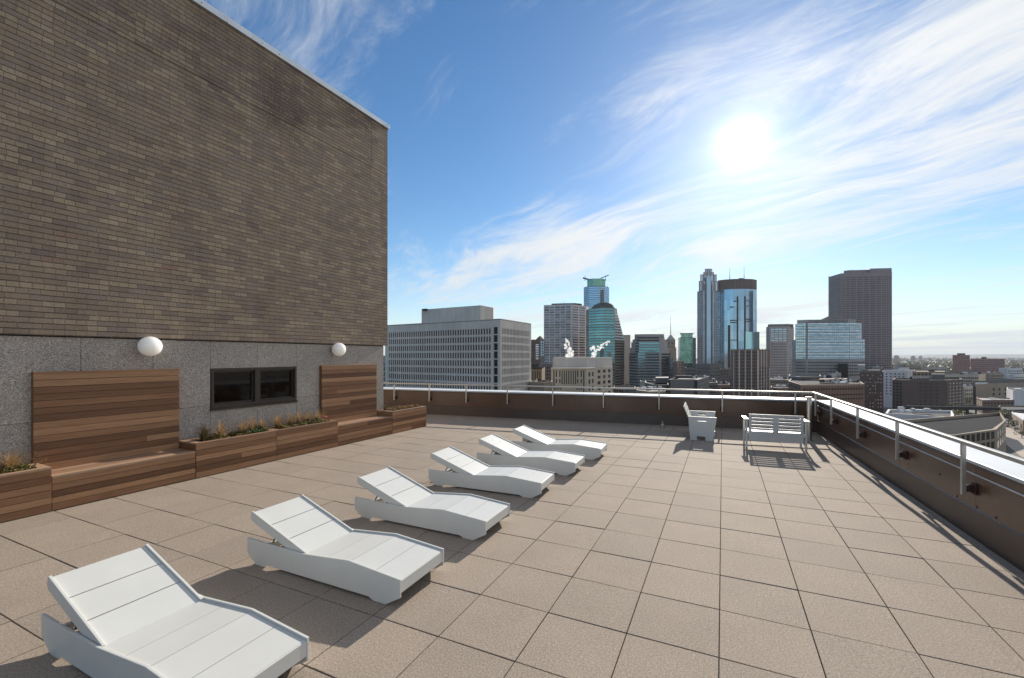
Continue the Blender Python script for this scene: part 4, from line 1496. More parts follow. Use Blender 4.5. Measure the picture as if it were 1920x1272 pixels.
# ---- stepped banded office building
d = 600
b = Bldg('office_building', 'banded grey office building with stepped sides and teal window ribbons', 'building', [(1180, 618), (1196, 600), (1240, 600), (1257, 620)], ZP(662, d), 'grey', depth=30)
FP = [W(1180, 617), W(1196, 599.5), W(1236, 599.5)]
b.bands(FP, 16, ZP(662, d), ZP(662 + 16 * 5.3, d), 'teal', 0.52)
b.bands([W(1241, 600), W(1257, 619.5)], 16, ZP(662, d), ZP(662 + 16 * 5.3, d), 'dark', 0.6, part='side_band')
lv = [(1181.5, 1254, 652), (1183.5, 1251.5, 641.4), (1186, 1249, 636), (1189.8, 1246, 630.8)]
yb = 662
for k, (xa, xb, y_) in enumerate(lv):
    o = b.block('stepped_storey', [(xa, 619), (1198, 602 + k), (1239 - k, 602 + k), (xb, 621)], ZP(yb + 0.4, d), ZP(y_, d), 'grey', depth=22 - k)
    ny = max(1, round((yb - y_) / 5.3))
    for r_ in range(ny):
        z1 = ZP(y_ + 1.2 + r_ * (yb - y_) / ny, d)
        b.block('window_band', [(xa + 0.4, 618.8), (1198, 601.8 + k), (1238 - k, 601.8 + k)], z1 - 2.1, z1, 'teal' if k < 2 else 'dark', depth=18)
    yb = y_
mb = b.block('penthouse', [(1190, 612), (1212, 606), (1245, 608)], ZP(631, d), ZP(626.3, d), 'grey', depth=20)
b.done()

# ---- spired tower
d = 850
b = Bldg('spired_tower', 'slim old stone tower with a pyramid roof and a needle spire', 'tower', [(1249, 860), (1256, 850), (1266.2, 858)], ZP(636.8, d), 'tan', depth=18, parapet=0.3)
b.win(0, 2, 9, ZP(641, d), ZP(700, d), 'dark', 0.4, 0.6, 0.1, 0.1)
b.win(1, 3, 9, ZP(641, d), ZP(700, d), 'dark', 0.4, 0.6, 0.1, 0.1)
pl = [b.loc(p, ZP(637, d)) for p in b.poly]
apex = b.loc((b.P[0] + b.P[2] + b.B[0] + b.B[1]) / 4, ZP(626, d))
mb = MB()
mb.add(pl + [apex], [(i, (i + 1) % len(pl), len(pl)) for i in range(len(pl))])
mb.build('pyramid_roof', C['grey'], b.root)
mb = MB()
mb.cyl(apex, (apex[0], apex[1], ZP(606, d) - GZ), 0.75, 0.4, n=6)
mb.cyl((apex[0], apex[1], ZP(606, d) - GZ), (apex[0], apex[1], ZP(590, d) - GZ), 0.4, 0.2, n=6)
mb.build('spire', C['plant'], b.root)
b.block('lower_wing', [(1247, 845), (1254, 838), (1268, 846)], GZ, ZP(652, d), 'tan', depth=26)
b.done()
b = Bldg('glass_building', 'small dark blue glass block at the foot of the spired tower', 'building', [(1252, 600), (1256.5, 590), (1262.5, 596)], ZP(671, 590), 'dgrey', depth=20)
b.win(0, 3, 9, ZP(672, 590), ZP(716, 590), 'slate', 0.8, 0.7)
b.win(1, 4, 9, ZP(672, 590), ZP(716, 590), 'dblue', 0.85, 0.75)
b.done()
b = Bldg('brick_building', 'small brown building with pairs of white windows below the green glass tower', 'building', [(1262, 480), (1268, 470), (1283, 474)], ZP(678, 470), 'brown', 'rooft', depth=20)
b.win(1, 3, 5, ZP(679.5, 470), ZP(706, 470), 'pale', 0.42, 0.4, 0.1, 0.1)
b.done()

# ---- green mirrored tower
d = 680
b = Bldg('glass_tower', 'small green mirrored glass tower with a flared flat crown', 'tower', [(1271.5, 700), (1276, 680), (1299, 680), (1305, 702)], ZP(633, d), 'dgrey', depth=28)
b.win(1, 9, 19, ZP(634, d), ZP(690, d), 'green', 0.9, 0.84, 0.0, 0.0)
b.win(0, 2, 19, ZP(634, d), ZP(690, d), 'dblue', 0.85, 0.8)
b.win(2, 2, 19, ZP(634, d), ZP(690, d), 'dblue', 0.85, 0.8)
b.block('crown', [(1276.5, 684), (1298.5, 684)], ZP(634, d), ZP(626, d), 'green', depth=20)
b.block('crown_slab', [(1274.8, 681), (1300.2, 681)], ZP(626, d), ZP(624.8, d), 'lead', depth=26)
for x_ in (1282, 1293):
    b.rib('crown_fin', W(x_, 684), W(x_ + 2, 684), ZP(635, d), ZP(626, d), 1.2, 'pale', 0.8)
b.done()

# ---- tall tower with the stepped crown
d = 900
b = Bldg('skyscraper', 'tall grey stone skyscraper with a stepped crown and vertical window stripes', 'tower', [(1307.2, 915), (1318, 900), (1339, 900), (1349.5, 918)], ZP(545, d), 'grey', depth=34)
zb_ = ZP(690, d)
b.win(1, 7, 34, ZP(546, d), zb_, 'sky', 0.62, 0.66, 0.02, 0.02)
b.win(0, 3, 34, ZP(546, d), zb_, 'sky', 0.6, 0.66, 0.05, 0.05)
b.win(2, 3, 34, ZP(546, d), zb_, 'sky', 0.6, 0.66, 0.05, 0.05)
b.rib('centre_bay', W(1328.5, 899.6), W(1332, 899.6), zb_, ZP(519, d), 8.6, 'blue', 1.0)
for x_ in (1322.5, 1334.5):
    b.rib('pier', W(x_, 899.6), W(x_ + 2, 899.6), zb_, ZP(532, d), 2.2, 'dgrey', 1.1)
for k, (xa, xb, y0_, y1_) in enumerate([(1310.3, 1346.6, 546, 526.3), (1313, 1344, 527, 513.5), (1318.6, 1338.8, 514, 508.5), (1321.5, 1335.5, 509, 502)]):
    o = b.block('crown_tier', [(xa, 906 + k * 3), ((xa + 1328) / 2, 903 + k * 3), ((xb + 1328) / 2, 903 + k * 3), (xb, 906 + k * 3)], ZP(y0_, d), ZP(y1_, d), 'grey', depth=26 - 4 * k)
    n_ = 5 if k < 2 else 3
    for q in range(n_):
        xx = xa + (xb - xa) * (q + 0.5) / n_
        b.rib('crown_window', W(xx, 902.9 + k * 3), W(xx + 2, 902.9 + k * 3), ZP(y0_ - 1, d), ZP(y1_ + 2, d), 3.0 if k < 2 else 2.2, 'sky', 0.35)
b.done()
b = Bldg('podium_building', 'low grey gridded building at the foot of the skyscraper with the stepped crown', 'building', [(1300, 640), (1331, 632), (1354, 650)], ZP(683, 632), 'dgrey', depth=30)
b.win(0, 9, 7, ZP(688, 632), ZP(735, 632), 'slate', 0.5, 0.5)
b.win(1, 6, 7, ZP(688, 632), ZP(735, 632), 'slate', 0.5, 0.5)
b.done()

# ---- blue glass tower with brown crown
d = 900
pts = [(1346, 918), (1358, 908), (1375, 901), (1395, 898), (1412, 903), (1419, 912)]
b = Bldg('glass_tower', 'tall blue glass tower with a curved face and a brown crown', 'tower', pts, ZP(541.5, d), 'dblue', depth=34, parapet=0.2) if 'dblue' in C else None
if b is None:
    C['bluewall'] = G['dblue']
    b = Bldg('glass_tower', 'tall blue glass tower with a curved face and a brown crown', 'tower', pts, ZP(541.5, d), 'bluewall', depth=34, parapet=0.2)
for i in range(5):
    b.win(i, 3, 8, ZP(541.5, d), ZP(700, d), 'blue', 0.985, 0.985, 0, 0, part='glass_panel', proud=0.18)
pts2 = [(x_, dd - 1.5) for x_, dd in pts]
cr2 = b.block('brown_crown', pts2, ZP(542, d), ZP(523.5, d), 'dbrown', depth=34)
for xx in [1347 + 4.0 * k for k in range(18)]:
    i = max(0, min(4, sum(1 for p in pts if p[0] <= xx) - 1))
    pa, pb = pts2[i], pts2[i + 1]
    k_ = (xx - pa[0]) / (pb[0] - pa[0])
    b.rib('crown_rib', W(xx, pa[1] + (pb[1] - pa[1]) * k_ - 0.02), W(xx + 2, pa[1] + (pb[1] - pa[1]) * (k_ + .2)), ZP(541, d), ZP(526, d), 1.6, 'brown', 0.25)
b.block('roof_box', [(1385, 915), (1394, 915)], ZP(524, d), ZP(519.3, d), 'dbrown', depth=10)
for x_, y_ in ((1368.3, 499), (1395.2, 496)):
    b.mast(x_, 918, ZP(524, d), ZP(y_, d), 0.8)
for x_ in (1359, 1401, 1405, 1411):
    b.mast(x_, 918, ZP(524, d), ZP(520.5, d), 0.5)
for x_ in (1383.2, 1397.2):
    b.rib('slot', W(x_, 897.2 + abs(x_ - 1393) * 0.1), W(x_ + 3, 897.2 + abs(x_ - 1393) * .1), ZP(660, d), ZP(556, d), 1.7, 'plant', 1.0)
for xa, xb, y_ in ((1369, 1383, 601), (1376, 1383, 565), (1369, 1377, 576), (1398, 1411, 599), (1398, 1411, 603.5), (1398, 1403, 564.5), (1404, 1411, 574), (1369, 1383, 605), (1368, 1383, 638), (1398, 1421, 634)):
    b.rib('ledge', W((xa + xb) / 2, 896.5), W(xb + 5, 896.5), ZP(y_ + 0.6, d), ZP(y_ - 0.5, d), (xb - xa) * d / F, 'plant', 1.6)
b.rib('recess', W(1367, 899), W(1372, 898), ZP(690, d), ZP(610, d), 4.0, 'plant', 1.8)
b.block('lower_wing', [(1398, 893.5), (1424, 893)], GZ, ZP(623, d), 'wing', depth=20)
b.done()

# ---- brick tower with white strips
d = 450
b = Bldg('brick_tower', 'brown brick apartment tower with pale vertical strips in front of the blue glass tower', 'tower', [(1370, 470), (1375, 450), (1421, 445), (1444, 462)], ZP(655.5, d), 'brown', depth=24)
for xx, wd in ((1375.8, 0.9), (1386, 2.0), (1397.5, 1.4), (1409, 1.6), (1420.5, 1.5)):
    k_ = (xx - 1375) / 46
    b.rib('pale_strip', W(xx, 450 - 5 * k_ - 0.02), W(xx + 3, 449.6 - 5 * k_), GZ, ZP(656.5, d), wd * 0.6, 'conc', 0.35)
b.win(1, 13, 14, ZP(658, d), ZP(745, d), 'dark', 0.55, 0.62, 0.02, 0.02)
b.win(2, 7, 9, ZP(688, d), ZP(745, d), 'dark', 0.5, 0.55, 0.03, 0.04)
k0 = W(1422, 446)
for k in range(5):
    pA = lerpw(b.P[2], b.P[3], 0.04 + 0.22 * k)
    b.rib('pale_strip', pA, pA + (b.P[3] - b.P[2]) * .1, GZ, ZP(658 + (32 if k > 3 else 0), d), 1.0, 'conc', 0.3)
for k in range(14):
    b.rib('railing_post', W(1371 + k * 5.3, 449 if k < 10 else 452), W(1375 + k * 5.3, 449 if k < 10 else 452), ZP(656, d), ZP(653.8, d), 0.5, 'dbrown', 0.3)
b.done()

# ---- grey stone tower right of it
d = 650
b = Bldg('office_tower', 'grey stone tower with a flat roof cap, left of the wide blue glass block', 'tower', [(1436.5, 672), (1443, 652), (1477, 646), (1488.5, 660)], ZP(612, d), 'grey', depth=28)
b.win(1, 4, 6, ZP(616, d), ZP(641, d), 'blue', 0.8, 0.55, 0.05, 0.05)
b.win(1, 10, 14, ZP(643, d), ZP(712, d), 'slate', 0.55, 0.55, 0.05, 0.05)
b.win(2, 3, 19, ZP(616, d), ZP(712, d), 'slate', 0.6, 0.55, 0.1, 0.1)
b.block('roof_cap', [(1439.5, 660), (1444, 650.5), (1478, 644.5), (1488, 652)], ZP(610.5, d), ZP(608, d), 'grey', depth=22)
b.block('roof_slot', [(1440, 664), (1444, 653), (1477, 648), (1487, 656)], ZP(613, d), ZP(610.4, d), 'plant', depth=18)
b.done()

# ---- wide blue glass block
d = 520
b = Bldg('glass_building', 'wide blue glass office block with terraced ends in front of the tall brown tower', 'building', [(1485, 545), (1492, 528), (1514, 522), (1592, 514), (1621.5, 522)], ZP(637, d), 'grey', depth=30)
zb_ = ZP(675, d)
b.block('upper_storeys', [(1491, 532), (1492, 530), (1514, 524), (1592, 516), (1615.5, 522)], ZP(638, d), ZP(607, d), 'grey', depth=26)
up = [W(1491, 530), W(1510.5, 523.9)], [W(1514.5, 522.8), W(1592, 514.6)], [W(1592.5, 514.9), W(1615.3, 521)]
fh_ = 6.2
for j, (A_, B_) in enumerate(up):
    n_ = (5, 20, 6)[j]
    b.win(0, n_, 5, ZP(607, d), ZP(638, d), 'blue', 0.9, 0.40, 0, 0, A=A_, B=B_)
    b.win(0, n_, 5, ZP(604.2, d), ZP(635.2, d), 'pale', 0.82, 0.26, 0, 0, A=A_, B=B_)
for j, (A_, B_) in enumerate(([W(1492, 527.5), W(1510.5, 522.6)], [W(1514.5, 521.5), W(1592, 513.6)], [W(1592.5, 513.9), W(1621.3, 521.5)])):
    n_ = (5, 20, 7)[j]
    b.win(0, n_, 6, ZP(638, d), zb_, 'blue', 0.9, 0.40, 0, 0, A=A_, B=B_)
    b.win(0, n_, 6, ZP(635.2, d), ZP(672.2, d), 'pale', 0.82, 0.26, 0, 0, A=A_, B=B_)
    b.win(0, n_, 5, ZP(677, d), ZP(706, d), 'brown', 0.6, 0.5, 0, 0, A=A_, B=B_)
b.win(0, 2, 6, ZP(638, d), zb_, 'blue', 0.8, 0.6)
b.block('roof_screen', [(1494.5, 536), (1515, 530), (1590, 522), (1605, 526)], ZP(608, d), ZP(598.5, d), 'grey', depth=18)
for k in range(24):
    xx = 1516 + k * 3.2
    b.rib('screen_fin', W(xx, 530 - (xx - 1515) * 0.1067 - .05), W(xx + 2, 530 - (xx + 2 - 1515) * .1067 - .05), ZP(607, d), ZP(599.5, d), 0.5, 'dgrey', 0.3)
b.rib('dark_bay', W(1580, 512), W(1586, 512), GZ, ZP(682, d), 11, 'dark', 0.8)
b.done()

# ---- tall brown tower
d = 800
b = Bldg('skyscraper', 'tall brown granite skyscraper at the right end of the skyline', 'tower', [(1553.3, 850), (1577, 812), (1672.5, 800)], ZP(511.5, 805), 'purple', depth=40)
b.win(0, 6, 44, ZP(520, 810), ZP(701, 810), 'brown', 0.55, 0.55, 0.08, 0.04)
tt = [(0.012, 0.09, 3, 1), (0.10, 0.17, 1, 2), (0.18, 0.30, 1, 3), (0.31, 0.43, 1, 3), (0.44, 0.56, 1, 3), (0.57, 0.69, 1, 3), (0.70, 0.79, 1, 3), (0.80, 0.985, 4, 1)]
for a_, b_, n_, k_ in tt:
    A_, B_ = lerpw(b.P[1], b.P[2], a_), lerpw(b.P[1], b.P[2], b_)
    b.win(1, n_, 44, ZP(517, d), ZP(700, d), 'brown', 0.92 if n_ == 1 else 0.62, 0.56, 0.01, 0.01, A=A_, B=B_)
b.block('penthouse', [(1582, 828), (1592, 822), (1631, 817)], ZP(512, d), ZP(502.5, d), 'purple', depth=20)
b.block('roof_box', [(1631, 808), (1672, 803)], ZP(512, d), ZP(502.2, d), 'purple', depth=30)
for x_, y_ in ((1554, 516), (1597, 499)):
    b.mast(x_, 830, ZP(512, d), ZP(y_, d), 0.6)
mb = MB()
pl = [W(1536, 780), W(1555, 775), W(1555, 815), W(1536, 815)]
vs = [b.loc(p, GZ) for p in pl] + [b.loc(p, ZP(y_, 780)) for p, y_ in zip(pl, (601, 593, 593, 601))]
mb.add(vs, [(0, 1, 5, 4), (1, 2, 6, 5), (2, 3, 7, 6), (3, 0, 4, 7), (4, 5, 6, 7)])
mb.build('sloping_wing', C['purple'], b.root)
b.done()

# ---- cream building under the steam plumes
d = 250
b = Bldg('stone_building', 'cream stone building with tall narrow windows and steam rising from its roof', 'building', [(1033.3, 253), (1100, 250), (1116, 262), (1148.5, 285)], ZP(691, d), 'cream', 'rooft', depth=26)
b.win(0, 2, 1, ZP(695, d), ZP(708, d), 'dark', 0.30, 0.95, 0.10, 0.70)
b.win(0, 2, 1, ZP(711, d), ZP(719, d), 'dark', 0.30, 0.95, 0.10, 0.70)
b.win(0, 2, 1, ZP(695, d), ZP(708, d), 'dark', 0.30, 0.95, 0.70, 0.10)
b.win(0, 2, 1, ZP(711, d), ZP(719, d), 'dark', 0.30, 0.95, 0.70, 0.10)
b.win(0, 7, 1, ZP(695, d), ZP(721, d), 'dark', 0.42, 0.98, 0.28, 0.28)
b.win(0, 3, 3, ZP(722, d), ZP(760, d), 'dark', 0.45, 0.45, 0.11, 0.70)
b.win(0, 3, 3, ZP(722, d), ZP(760, d), 'dark', 0.45, 0.45, 0.70, 0.11)
b.win(0, 1, 1, ZP(695, d), ZP(760, d), 'dark', 0.7, 1, 0.06, 0.90)
b.win(0, 1, 1, ZP(695, d), ZP(760, d), 'dark', 0.7, 1, 0.90, 0.06)
b.win(1, 2, 4, ZP(696, d), ZP(750, d), 'slate', 0.45, 0.62, 0.1, 0.1)
b.win(2, 3, 5, ZP(693, d), ZP(750, d), 'slate', 0.5, 0.55, 0.06, 0.06)
b.block('dark_bay', [(1121.5, 266.5), (1127.5, 270.5)], GZ, ZP(696, 262), 'dark', depth=3)
b.block('upper_storey', [(1036.5, 268), (1101, 265), (1133, 277), (1148, 290)], ZP(692, 250), ZP(670.5, 266), 'conc', depth=20)
b.block('cornice', [(1032.6, 252.4), (1100, 249.3), (1117, 261.5)], ZP(693, d), ZP(690.4, d), 'cream', depth=4)
b.done()


def plume(name, label, pts, d, seed):
    random.seed(seed)
    mb = MB()
    for (px_, py_, r_) in pts:
        for k in range(5):
            p = W(px_ + random.uniform(-1, 1) * r_ * 0.75, d + random.uniform(-1, 1))
            rr = r_ * d / F * random.uniform(0.35, 0.8)
            mb.sphere((p.x, p.y, ZP(py_ + random.uniform(-1, 1) * r_ * 0.7, d)), rr, 10, 7)
    m = bpy.data.materials.get('steam')
    if m is None:
        m = bpy.data.materials.new('steam')
        m.use_nodes = True
        t = NT(m.node_tree)
        out = t.n('ShaderNodeOutputMaterial')
        a = t.n('ShaderNodeBsdfDiffuse', ins={'Color': (0.95, 0.95, 0.95, 1)})
        b_ = t.n('ShaderNodeBsdfTranslucent', ins={'Color': (1.0, 1.0, 1.0, 1)})
        mx = t.n('ShaderNodeMixShader', ins={0: 0.8, 1: a.outputs[0], 2: b_.outputs[0]})
        tr = t.n('ShaderNodeBsdfTransparent')
        tc = t.n('ShaderNodeTexCoord')
        nz = t.n('ShaderNodeTexNoise', ins={'Vector': tc.outputs['Object'], 'Scale': 1.1, 'Detail': 6.0, 'Roughness': 0.7})
        lw = t.n('ShaderNodeLayerWeight', ins={'Blend': 0.5})
        f_ = t.math('ADD', t.math('MULTIPLY', nz.outputs[0], 0.9), t.math('MULTIPLY', lw.outputs['Facing'], 0.75))
        f_ = t.ramp(f_, [(0.45, (0.58, 0.58, 0.58)), (0.95, (1, 1, 1))])
        m2 = t.n('ShaderNodeMixShader', ins={0: f_, 1: mx.outputs[0], 2: tr.outputs[0]})
        t.link(m2.outputs[0], out.inputs[0])
    o = mb.build(name, m, smooth=True)
    rm = o.modifiers.new('merge', 'REMESH')
    rm.mode = 'VOXEL'
    rm.voxel_size = 0.22
    rm.use_smooth_shade = True
    tx = bpy.data.textures.get('puff') or bpy.data.textures.new('puff', 'CLOUDS')
    tx.noise_scale = 0.9
    dm = o.modifiers.new('puff', 'DISPLACE')
    dm.texture = tx
    dm.strength = 0.6
    tag(o, label, 'steam', 'steam plumes over the cream stone building')


plume('steam_plume', 'upright white steam plume, left of the two on the cream stone building', [(1066, 668, 6), (1070, 662, 7), (1065, 656, 6), (1061, 650, 4), (1064, 643, 4.5), (1063, 638, 3)], 280, 3)
plume('steam_plume', 'slanting white steam plume drifting right, over the cream stone building', [(1113, 667, 4.5), (1115, 661, 5.5), (1111, 655, 5), (1122, 654, 6), (1129, 649, 5), (1135, 644, 4), (1140, 641, 3)], 282, 5)
random.seed(11)

# ---- older buildings between the grey office block and the cream building
b = Bldg('stone_tower', 'brown stone tower with white window rows right behind the grey office block', 'tower', [(990, 395), (1001, 385), (1012, 388)], ZP(637, 385), 'dbrown', depth=20)
b.win(1, 1, 9, ZP(645, 385), ZP(675, 385), 'pale', 0.65, 0.4, 0.15, 0.05)
b.done()
b = Bldg('stone_tower', 'dark tower with a steep pyramid roof, left of the pale grid tower', 'tower', [(1004, 520), (1012, 512), (1021, 520)], ZP(637, 515), 'dgrey', depth=18, parapet=0.3)
pl = [b.loc(p, ZP(637.3, 515)) for p in b.poly]
ap = b.loc((b.P[0] + b.P[2] + b.B[0] + b.B[1]) / 4, ZP(628.5, 515))
MB().add(pl + [ap], [(i, (i + 1) % len(pl), len(pl)) for i in range(len(pl))]).build('pyramid_roof', C['plant'], b.root)
b.win(1, 2, 6, ZP(639, 515), ZP(668, 515), 'blue', 0.5, 0.7, 0.1, 0.1)
b.done()
b = Bldg('stone_building', 'grey stone building with vertical piers and a dark roofline, left of the cream building', 'building', [(988, 300), (1016, 296), (1022, 305)], ZP(691, 296), 'tan', 'roofd', depth=18)
b.win(0, 6, 1, ZP(697, 296), ZP(716, 296), 'dark', 0.35, 1, 0.02, 0.05)
b.block('roof_cornice', [(988, 299.5), (1016.5, 295)], ZP(692.6, 296), ZP(688.5, 296), 'plant', depth=6)
b.clutter([(1000, 303), (1014, 308)], ZP(691, 296), 4, 0.8, 2.0, 'plant', 3)
b.done()
b = Bldg('stone_building', 'plain dark grey block between the pier front and the cream building', 'building', [(1015, 330), (1035, 326)], ZP(682.5, 326), 'dgrey', 'roofg', depth=18)
b.win(0, 4, 6, ZP(687, 326), ZP(725, 326), 'dark', 0.4, 0.4, 0.1, 0.1)
b.done()
b = Bldg('low_building', 'low tan building with two rows of sunlit ledges just above the railing', 'building', [(994, 225), (1020, 222), (1036, 226)], ZP(717, 222), 'tan', 'rooft', depth=14)
b.win(0, 7, 2, ZP(721, 222), ZP(740, 222), 'dark', 0.45, 0.5)
b.clutter([(1000, 226), (1030, 233)], ZP(717.5, 222), 6, 0.6, 2.0, 'mix', 1.4)
b.done()

# ---- grey block in front of the skyline centre
d = 180
b = Bldg('warehouse', 'dark blank grey block with a pale roof edge in front of the stepped crown skyscraper', 'building', [(1253.5, 182), (1308, 180), (1329.5, 212)], ZP(712.5, d), 'dgrey', 'rooft', depth=28, back=[(1329.0, 214), (1279, 222)])
b.win(0, 1, 1, ZP(713.5, d), ZP(760, d), 'plant', 0.9, 1, 0.0, 0.93)
b.win(0, 1, 1, ZP(713.5, d), ZP(760, d), 'plant', 0.95, 1, 0.875, 0.0)
b.win(1, 5, 4, ZP(715, d), ZP(745, d), 'slate', 0.35, 0.35)
b.block('roof_plant', [(1267, 196), (1299, 194)], ZP(713, d), ZP(705.5, 194), 'plant', depth=9)
b.clutter([(1300, 190), (1322, 208)], ZP(713, d), 9, 0.5, 1.6, 'mix', 1.5)
b.clutter([(1283, 212), (1296, 218)], ZP(708, 215), 3, 1.0, 2.4, 'mix', 1.6)
b.done()
b = Bldg('low_building', 'low dark roofed block stepping down left of the dark blank grey block', 'building', [(1209, 215), (1228, 196), (1254, 198)], ZP(721, 200), 'dgrey', 'roofd', depth=22)
b.block('upper_storey', [(1229, 212), (1254, 214)], ZP(722, 200), ZP(709, 212), 'dgrey', depth=12)
b.win(1, 5, 2, ZP(724, 198), ZP(738, 198), 'dark', 0.6, 0.5)
b.done()
b = Bldg('brick_building', 'low orange brick building with pale roof planks seen through the far railing', 'building', [(1193, 165), (1216, 158), (1248, 160)], ZP(733.5, 160), 'tan', 'rooft', depth=16)
b.win(1, 6, 2, ZP(735, 160), ZP(748, 160), 'dark', 0.5, 0.5)
b.clutter([(1204, 163), (1246, 170)], ZP(734, 160), 10, 0.6, 2.2, 'mix', 1.2)
b.done()
b = Bldg('low_building', 'dark glazed low block below the terraced green tower, seen through the railing', 'building', [(1150, 300), (1170, 292), (1192, 300)], ZP(729, 292), 'dgrey', 'roofd', depth=20)
b.win(0, 4, 3, ZP(731, 292), ZP(750, 292), 'dark', 0.7, 0.6)
b.win(1, 5, 3, ZP(731, 292), ZP(750, 292), 'slate', 0.7, 0.6)
b.done()
b = Bldg('low_building', 'pale roofed low block with machines behind the brown brick tower', 'building', [(1444, 380), (1478, 372), (1486, 380)], ZP(712, 375), 'tan', 'rooft', depth=30)
b.win(0, 8, 5, ZP(714, 375), ZP(745, 375), 'dark', 0.5, 0.5)
b.clutter([(1450, 380), (1480, 400)], ZP(712.5, 375), 9, 1.0, 3.0, 'mix', 2.2)
b.done()
b = Bldg('low_building', 'dark lane block between the skyscraper podium and the brown brick tower', 'building', [(1350, 520), (1372, 515)], ZP(692, 515), 'dgrey', 'roofd', depth=20)
b.win(0, 4, 8, ZP(694, 515), ZP(738, 515), 'slate', 0.55, 0.5)
b.done()

# ---- brown brick hall with machines on its roof
d = 200
b = Bldg('brick_hall', 'long low brown brick hall with a brick penthouse behind the railing corner', 'building', [(1478, 232), (1502, 200), (1621, 207)], ZP(722, d), 'brown', 'roofg', depth=32)
b.win(1, 22, 1, ZP(729, d), ZP(733, d), 'dark', 0.5, 0.9, 0.03, 0.02)
b.win(1, 22, 2, ZP(738, d), ZP(754, d), 'dark', 0.5, 0.4, 0.03, 0.02)
b.win(0, 6, 3, ZP(726, d), ZP(752, d), 'dark', 0.5, 0.5)
b.block('stone_band', [(1501.6, 199.7), (1621.3, 206.7)], ZP(725, d), ZP(721.4, d), 'tan', depth=1)
b.block('penthouse', [(1536, 222), (1589, 226)], ZP(723, d), ZP(711.5, 222), 'brown', depth=9)
b.block('roof_box', [(1566, 214), (1586, 216)], ZP(722.5, d), ZP(717, 214), 'white', depth=4)
b.clutter([(1540, 215), (1612, 228)], ZP(722, d), 16, 0.6, 2.2, 'mix', 1.6)
b.done()
b = Bldg('low_building', 'dark rooftop block with a white eave left of the brick hall penthouse', 'building', [(1479, 262), (1500, 250), (1540, 256)], ZP(706, 252), 'dgrey', 'roofd', depth=24)
b.block('white_eave', [(1478.5, 262), (1500, 249.5)], ZP(707.4, 252), ZP(706, 252), 'white', depth=2)
b.win(1, 8, 2, ZP(708, 252), ZP(720, 252), 'dark', 0.6, 0.5)
b.clutter([(1545, 258), (1580, 268)], ZP(714, 255), 6, 1.0, 3.0, 'mix', 3)
b.done()
b = Bldg('brick_building', 'dark brown hotel block with scattered white windows right of the brick hall', 'building', [(1612, 332), (1656.5, 328)], ZP(697, 330), 'dbrown', 'roofd', depth=24)
b.win(0, 8, 10, ZP(701, 330), ZP(766, 330), 'pale', 0.40, 0.34, 0.05, 0.05, skip=lambda k, r: random.random() < 0.45)
b.block('roof_plant', [(1618, 340), (1650, 338)], ZP(697.5, 330), ZP(694.6, 335), 'dgrey', depth=10)
b.block('white_box', [(1608, 345), (1622, 345)], ZP(699, 345), ZP(684.5, 345), 'grey', depth=14)
b.done()
b = Bldg('stone_building', 'beige building with small square windows behind the dark brown hotel block', 'building', [(1656, 405), (1702, 398), (1716, 405)], ZP(695, 400), 'pale', 'rooft', depth=22)
b.win(0, 5, 8, ZP(699, 400), ZP(742, 400), 'dark', 0.38, 0.42, 0.05, 0.08)
b.block('lower_wing', [(1702, 403), (1772, 399)], GZ, ZP(697, 400), 'tan', depth=24)
b.win(0, 9, 1, ZP(698.5, 398.8), ZP(706, 398.8), 'dark', 0.35, 0.5, 0.02, 0.02, A=W(1704, 402.6), B=W(1770, 398.8))
b.block('roof_box', [(1741, 402), (1752, 402)], ZP(698, 400), ZP(693.4, 400), 'plant', depth=6)
b.done()
b = Bldg('brick_building', 'broad dark brown brick block with a dark machine house on its roof', 'building', [(1673, 285), (1692, 280), (1776, 278), (1804.5, 290)], ZP(713, 280), 'dbrown', 'roofd', depth=30)
b.win(0, 3, 9, ZP(716, 282), ZP(768, 282), 'dark', 0.5, 0.5)
b.win(1, 7, 7, ZP(717, 279), ZP(762, 279), 'brown', 0.32, 0.34, 0.10, 0.05, skip=lambda k, r: k in (0, 1, 6))
b.win(2, 4, 8, ZP(716, 284), ZP(764, 284), 'pale', 0.34, 0.40, 0.08, 0.05)
b.block('machine_house', [(1747, 292), (1771, 290)], ZP(714, 280), ZP(702, 290), 'dgrey', depth=10)
b.block('skylights', [(1706, 292), (1743, 290)], ZP(714, 280), ZP(707, 290), 'roofd', depth=12)
for k in range(7):
    b.rib('skylight', W(1712 + 4.6 * k, 289.9), W(1714 + 4.6 * k, 289.9), ZP(710, 290), ZP(707.6, 290), 1.0, 'pale', 0.3)
b.done()
b = Bldg('tan_building', 'wide tan building with rows of dark windows below the red brick towers', 'building', [(1770, 500), (1836, 492), (1848, 505)], ZP(703, 495), 'cream', 'tan', depth=30)
b.win(0, 18, 3, ZP(706, 495), ZP(724, 495), 'dark', 0.62, 0.5, 0.03, 0.03)
b.clutter([(1780, 505), (1838, 520)], ZP(703, 495), 7, 1.5, 5, 'mix', 2.4)
b.done()
b = Bldg('brick_tower', 'red brick apartment tower, taller of the two on the far right', 'tower', [(1786, 905), (1789, 900), (1818.5, 900)], ZP(666, 900), 'red', 'roofg', depth=22)
b.win(1, 9, 11, ZP(668, 900), ZP(706, 900), 'slate', 0.5, 0.5, 0.03, 0.03)
b.block('penthouse', [(1794.5, 906), (1810, 906)], ZP(667, 900), ZP(662.6, 900), 'dbrown', depth=12)
b.done()
b = Bldg('brick_tower', 'long dark red brick apartment slab right of the taller red brick tower', 'tower', [(1820, 960), (1884, 950)], ZP(673, 955), 'red', 'roofg', depth=20)
b.win(0, 20, 9, ZP(675, 955), ZP(707, 955), 'slate', 0.5, 0.5, 0.02, 0.02)
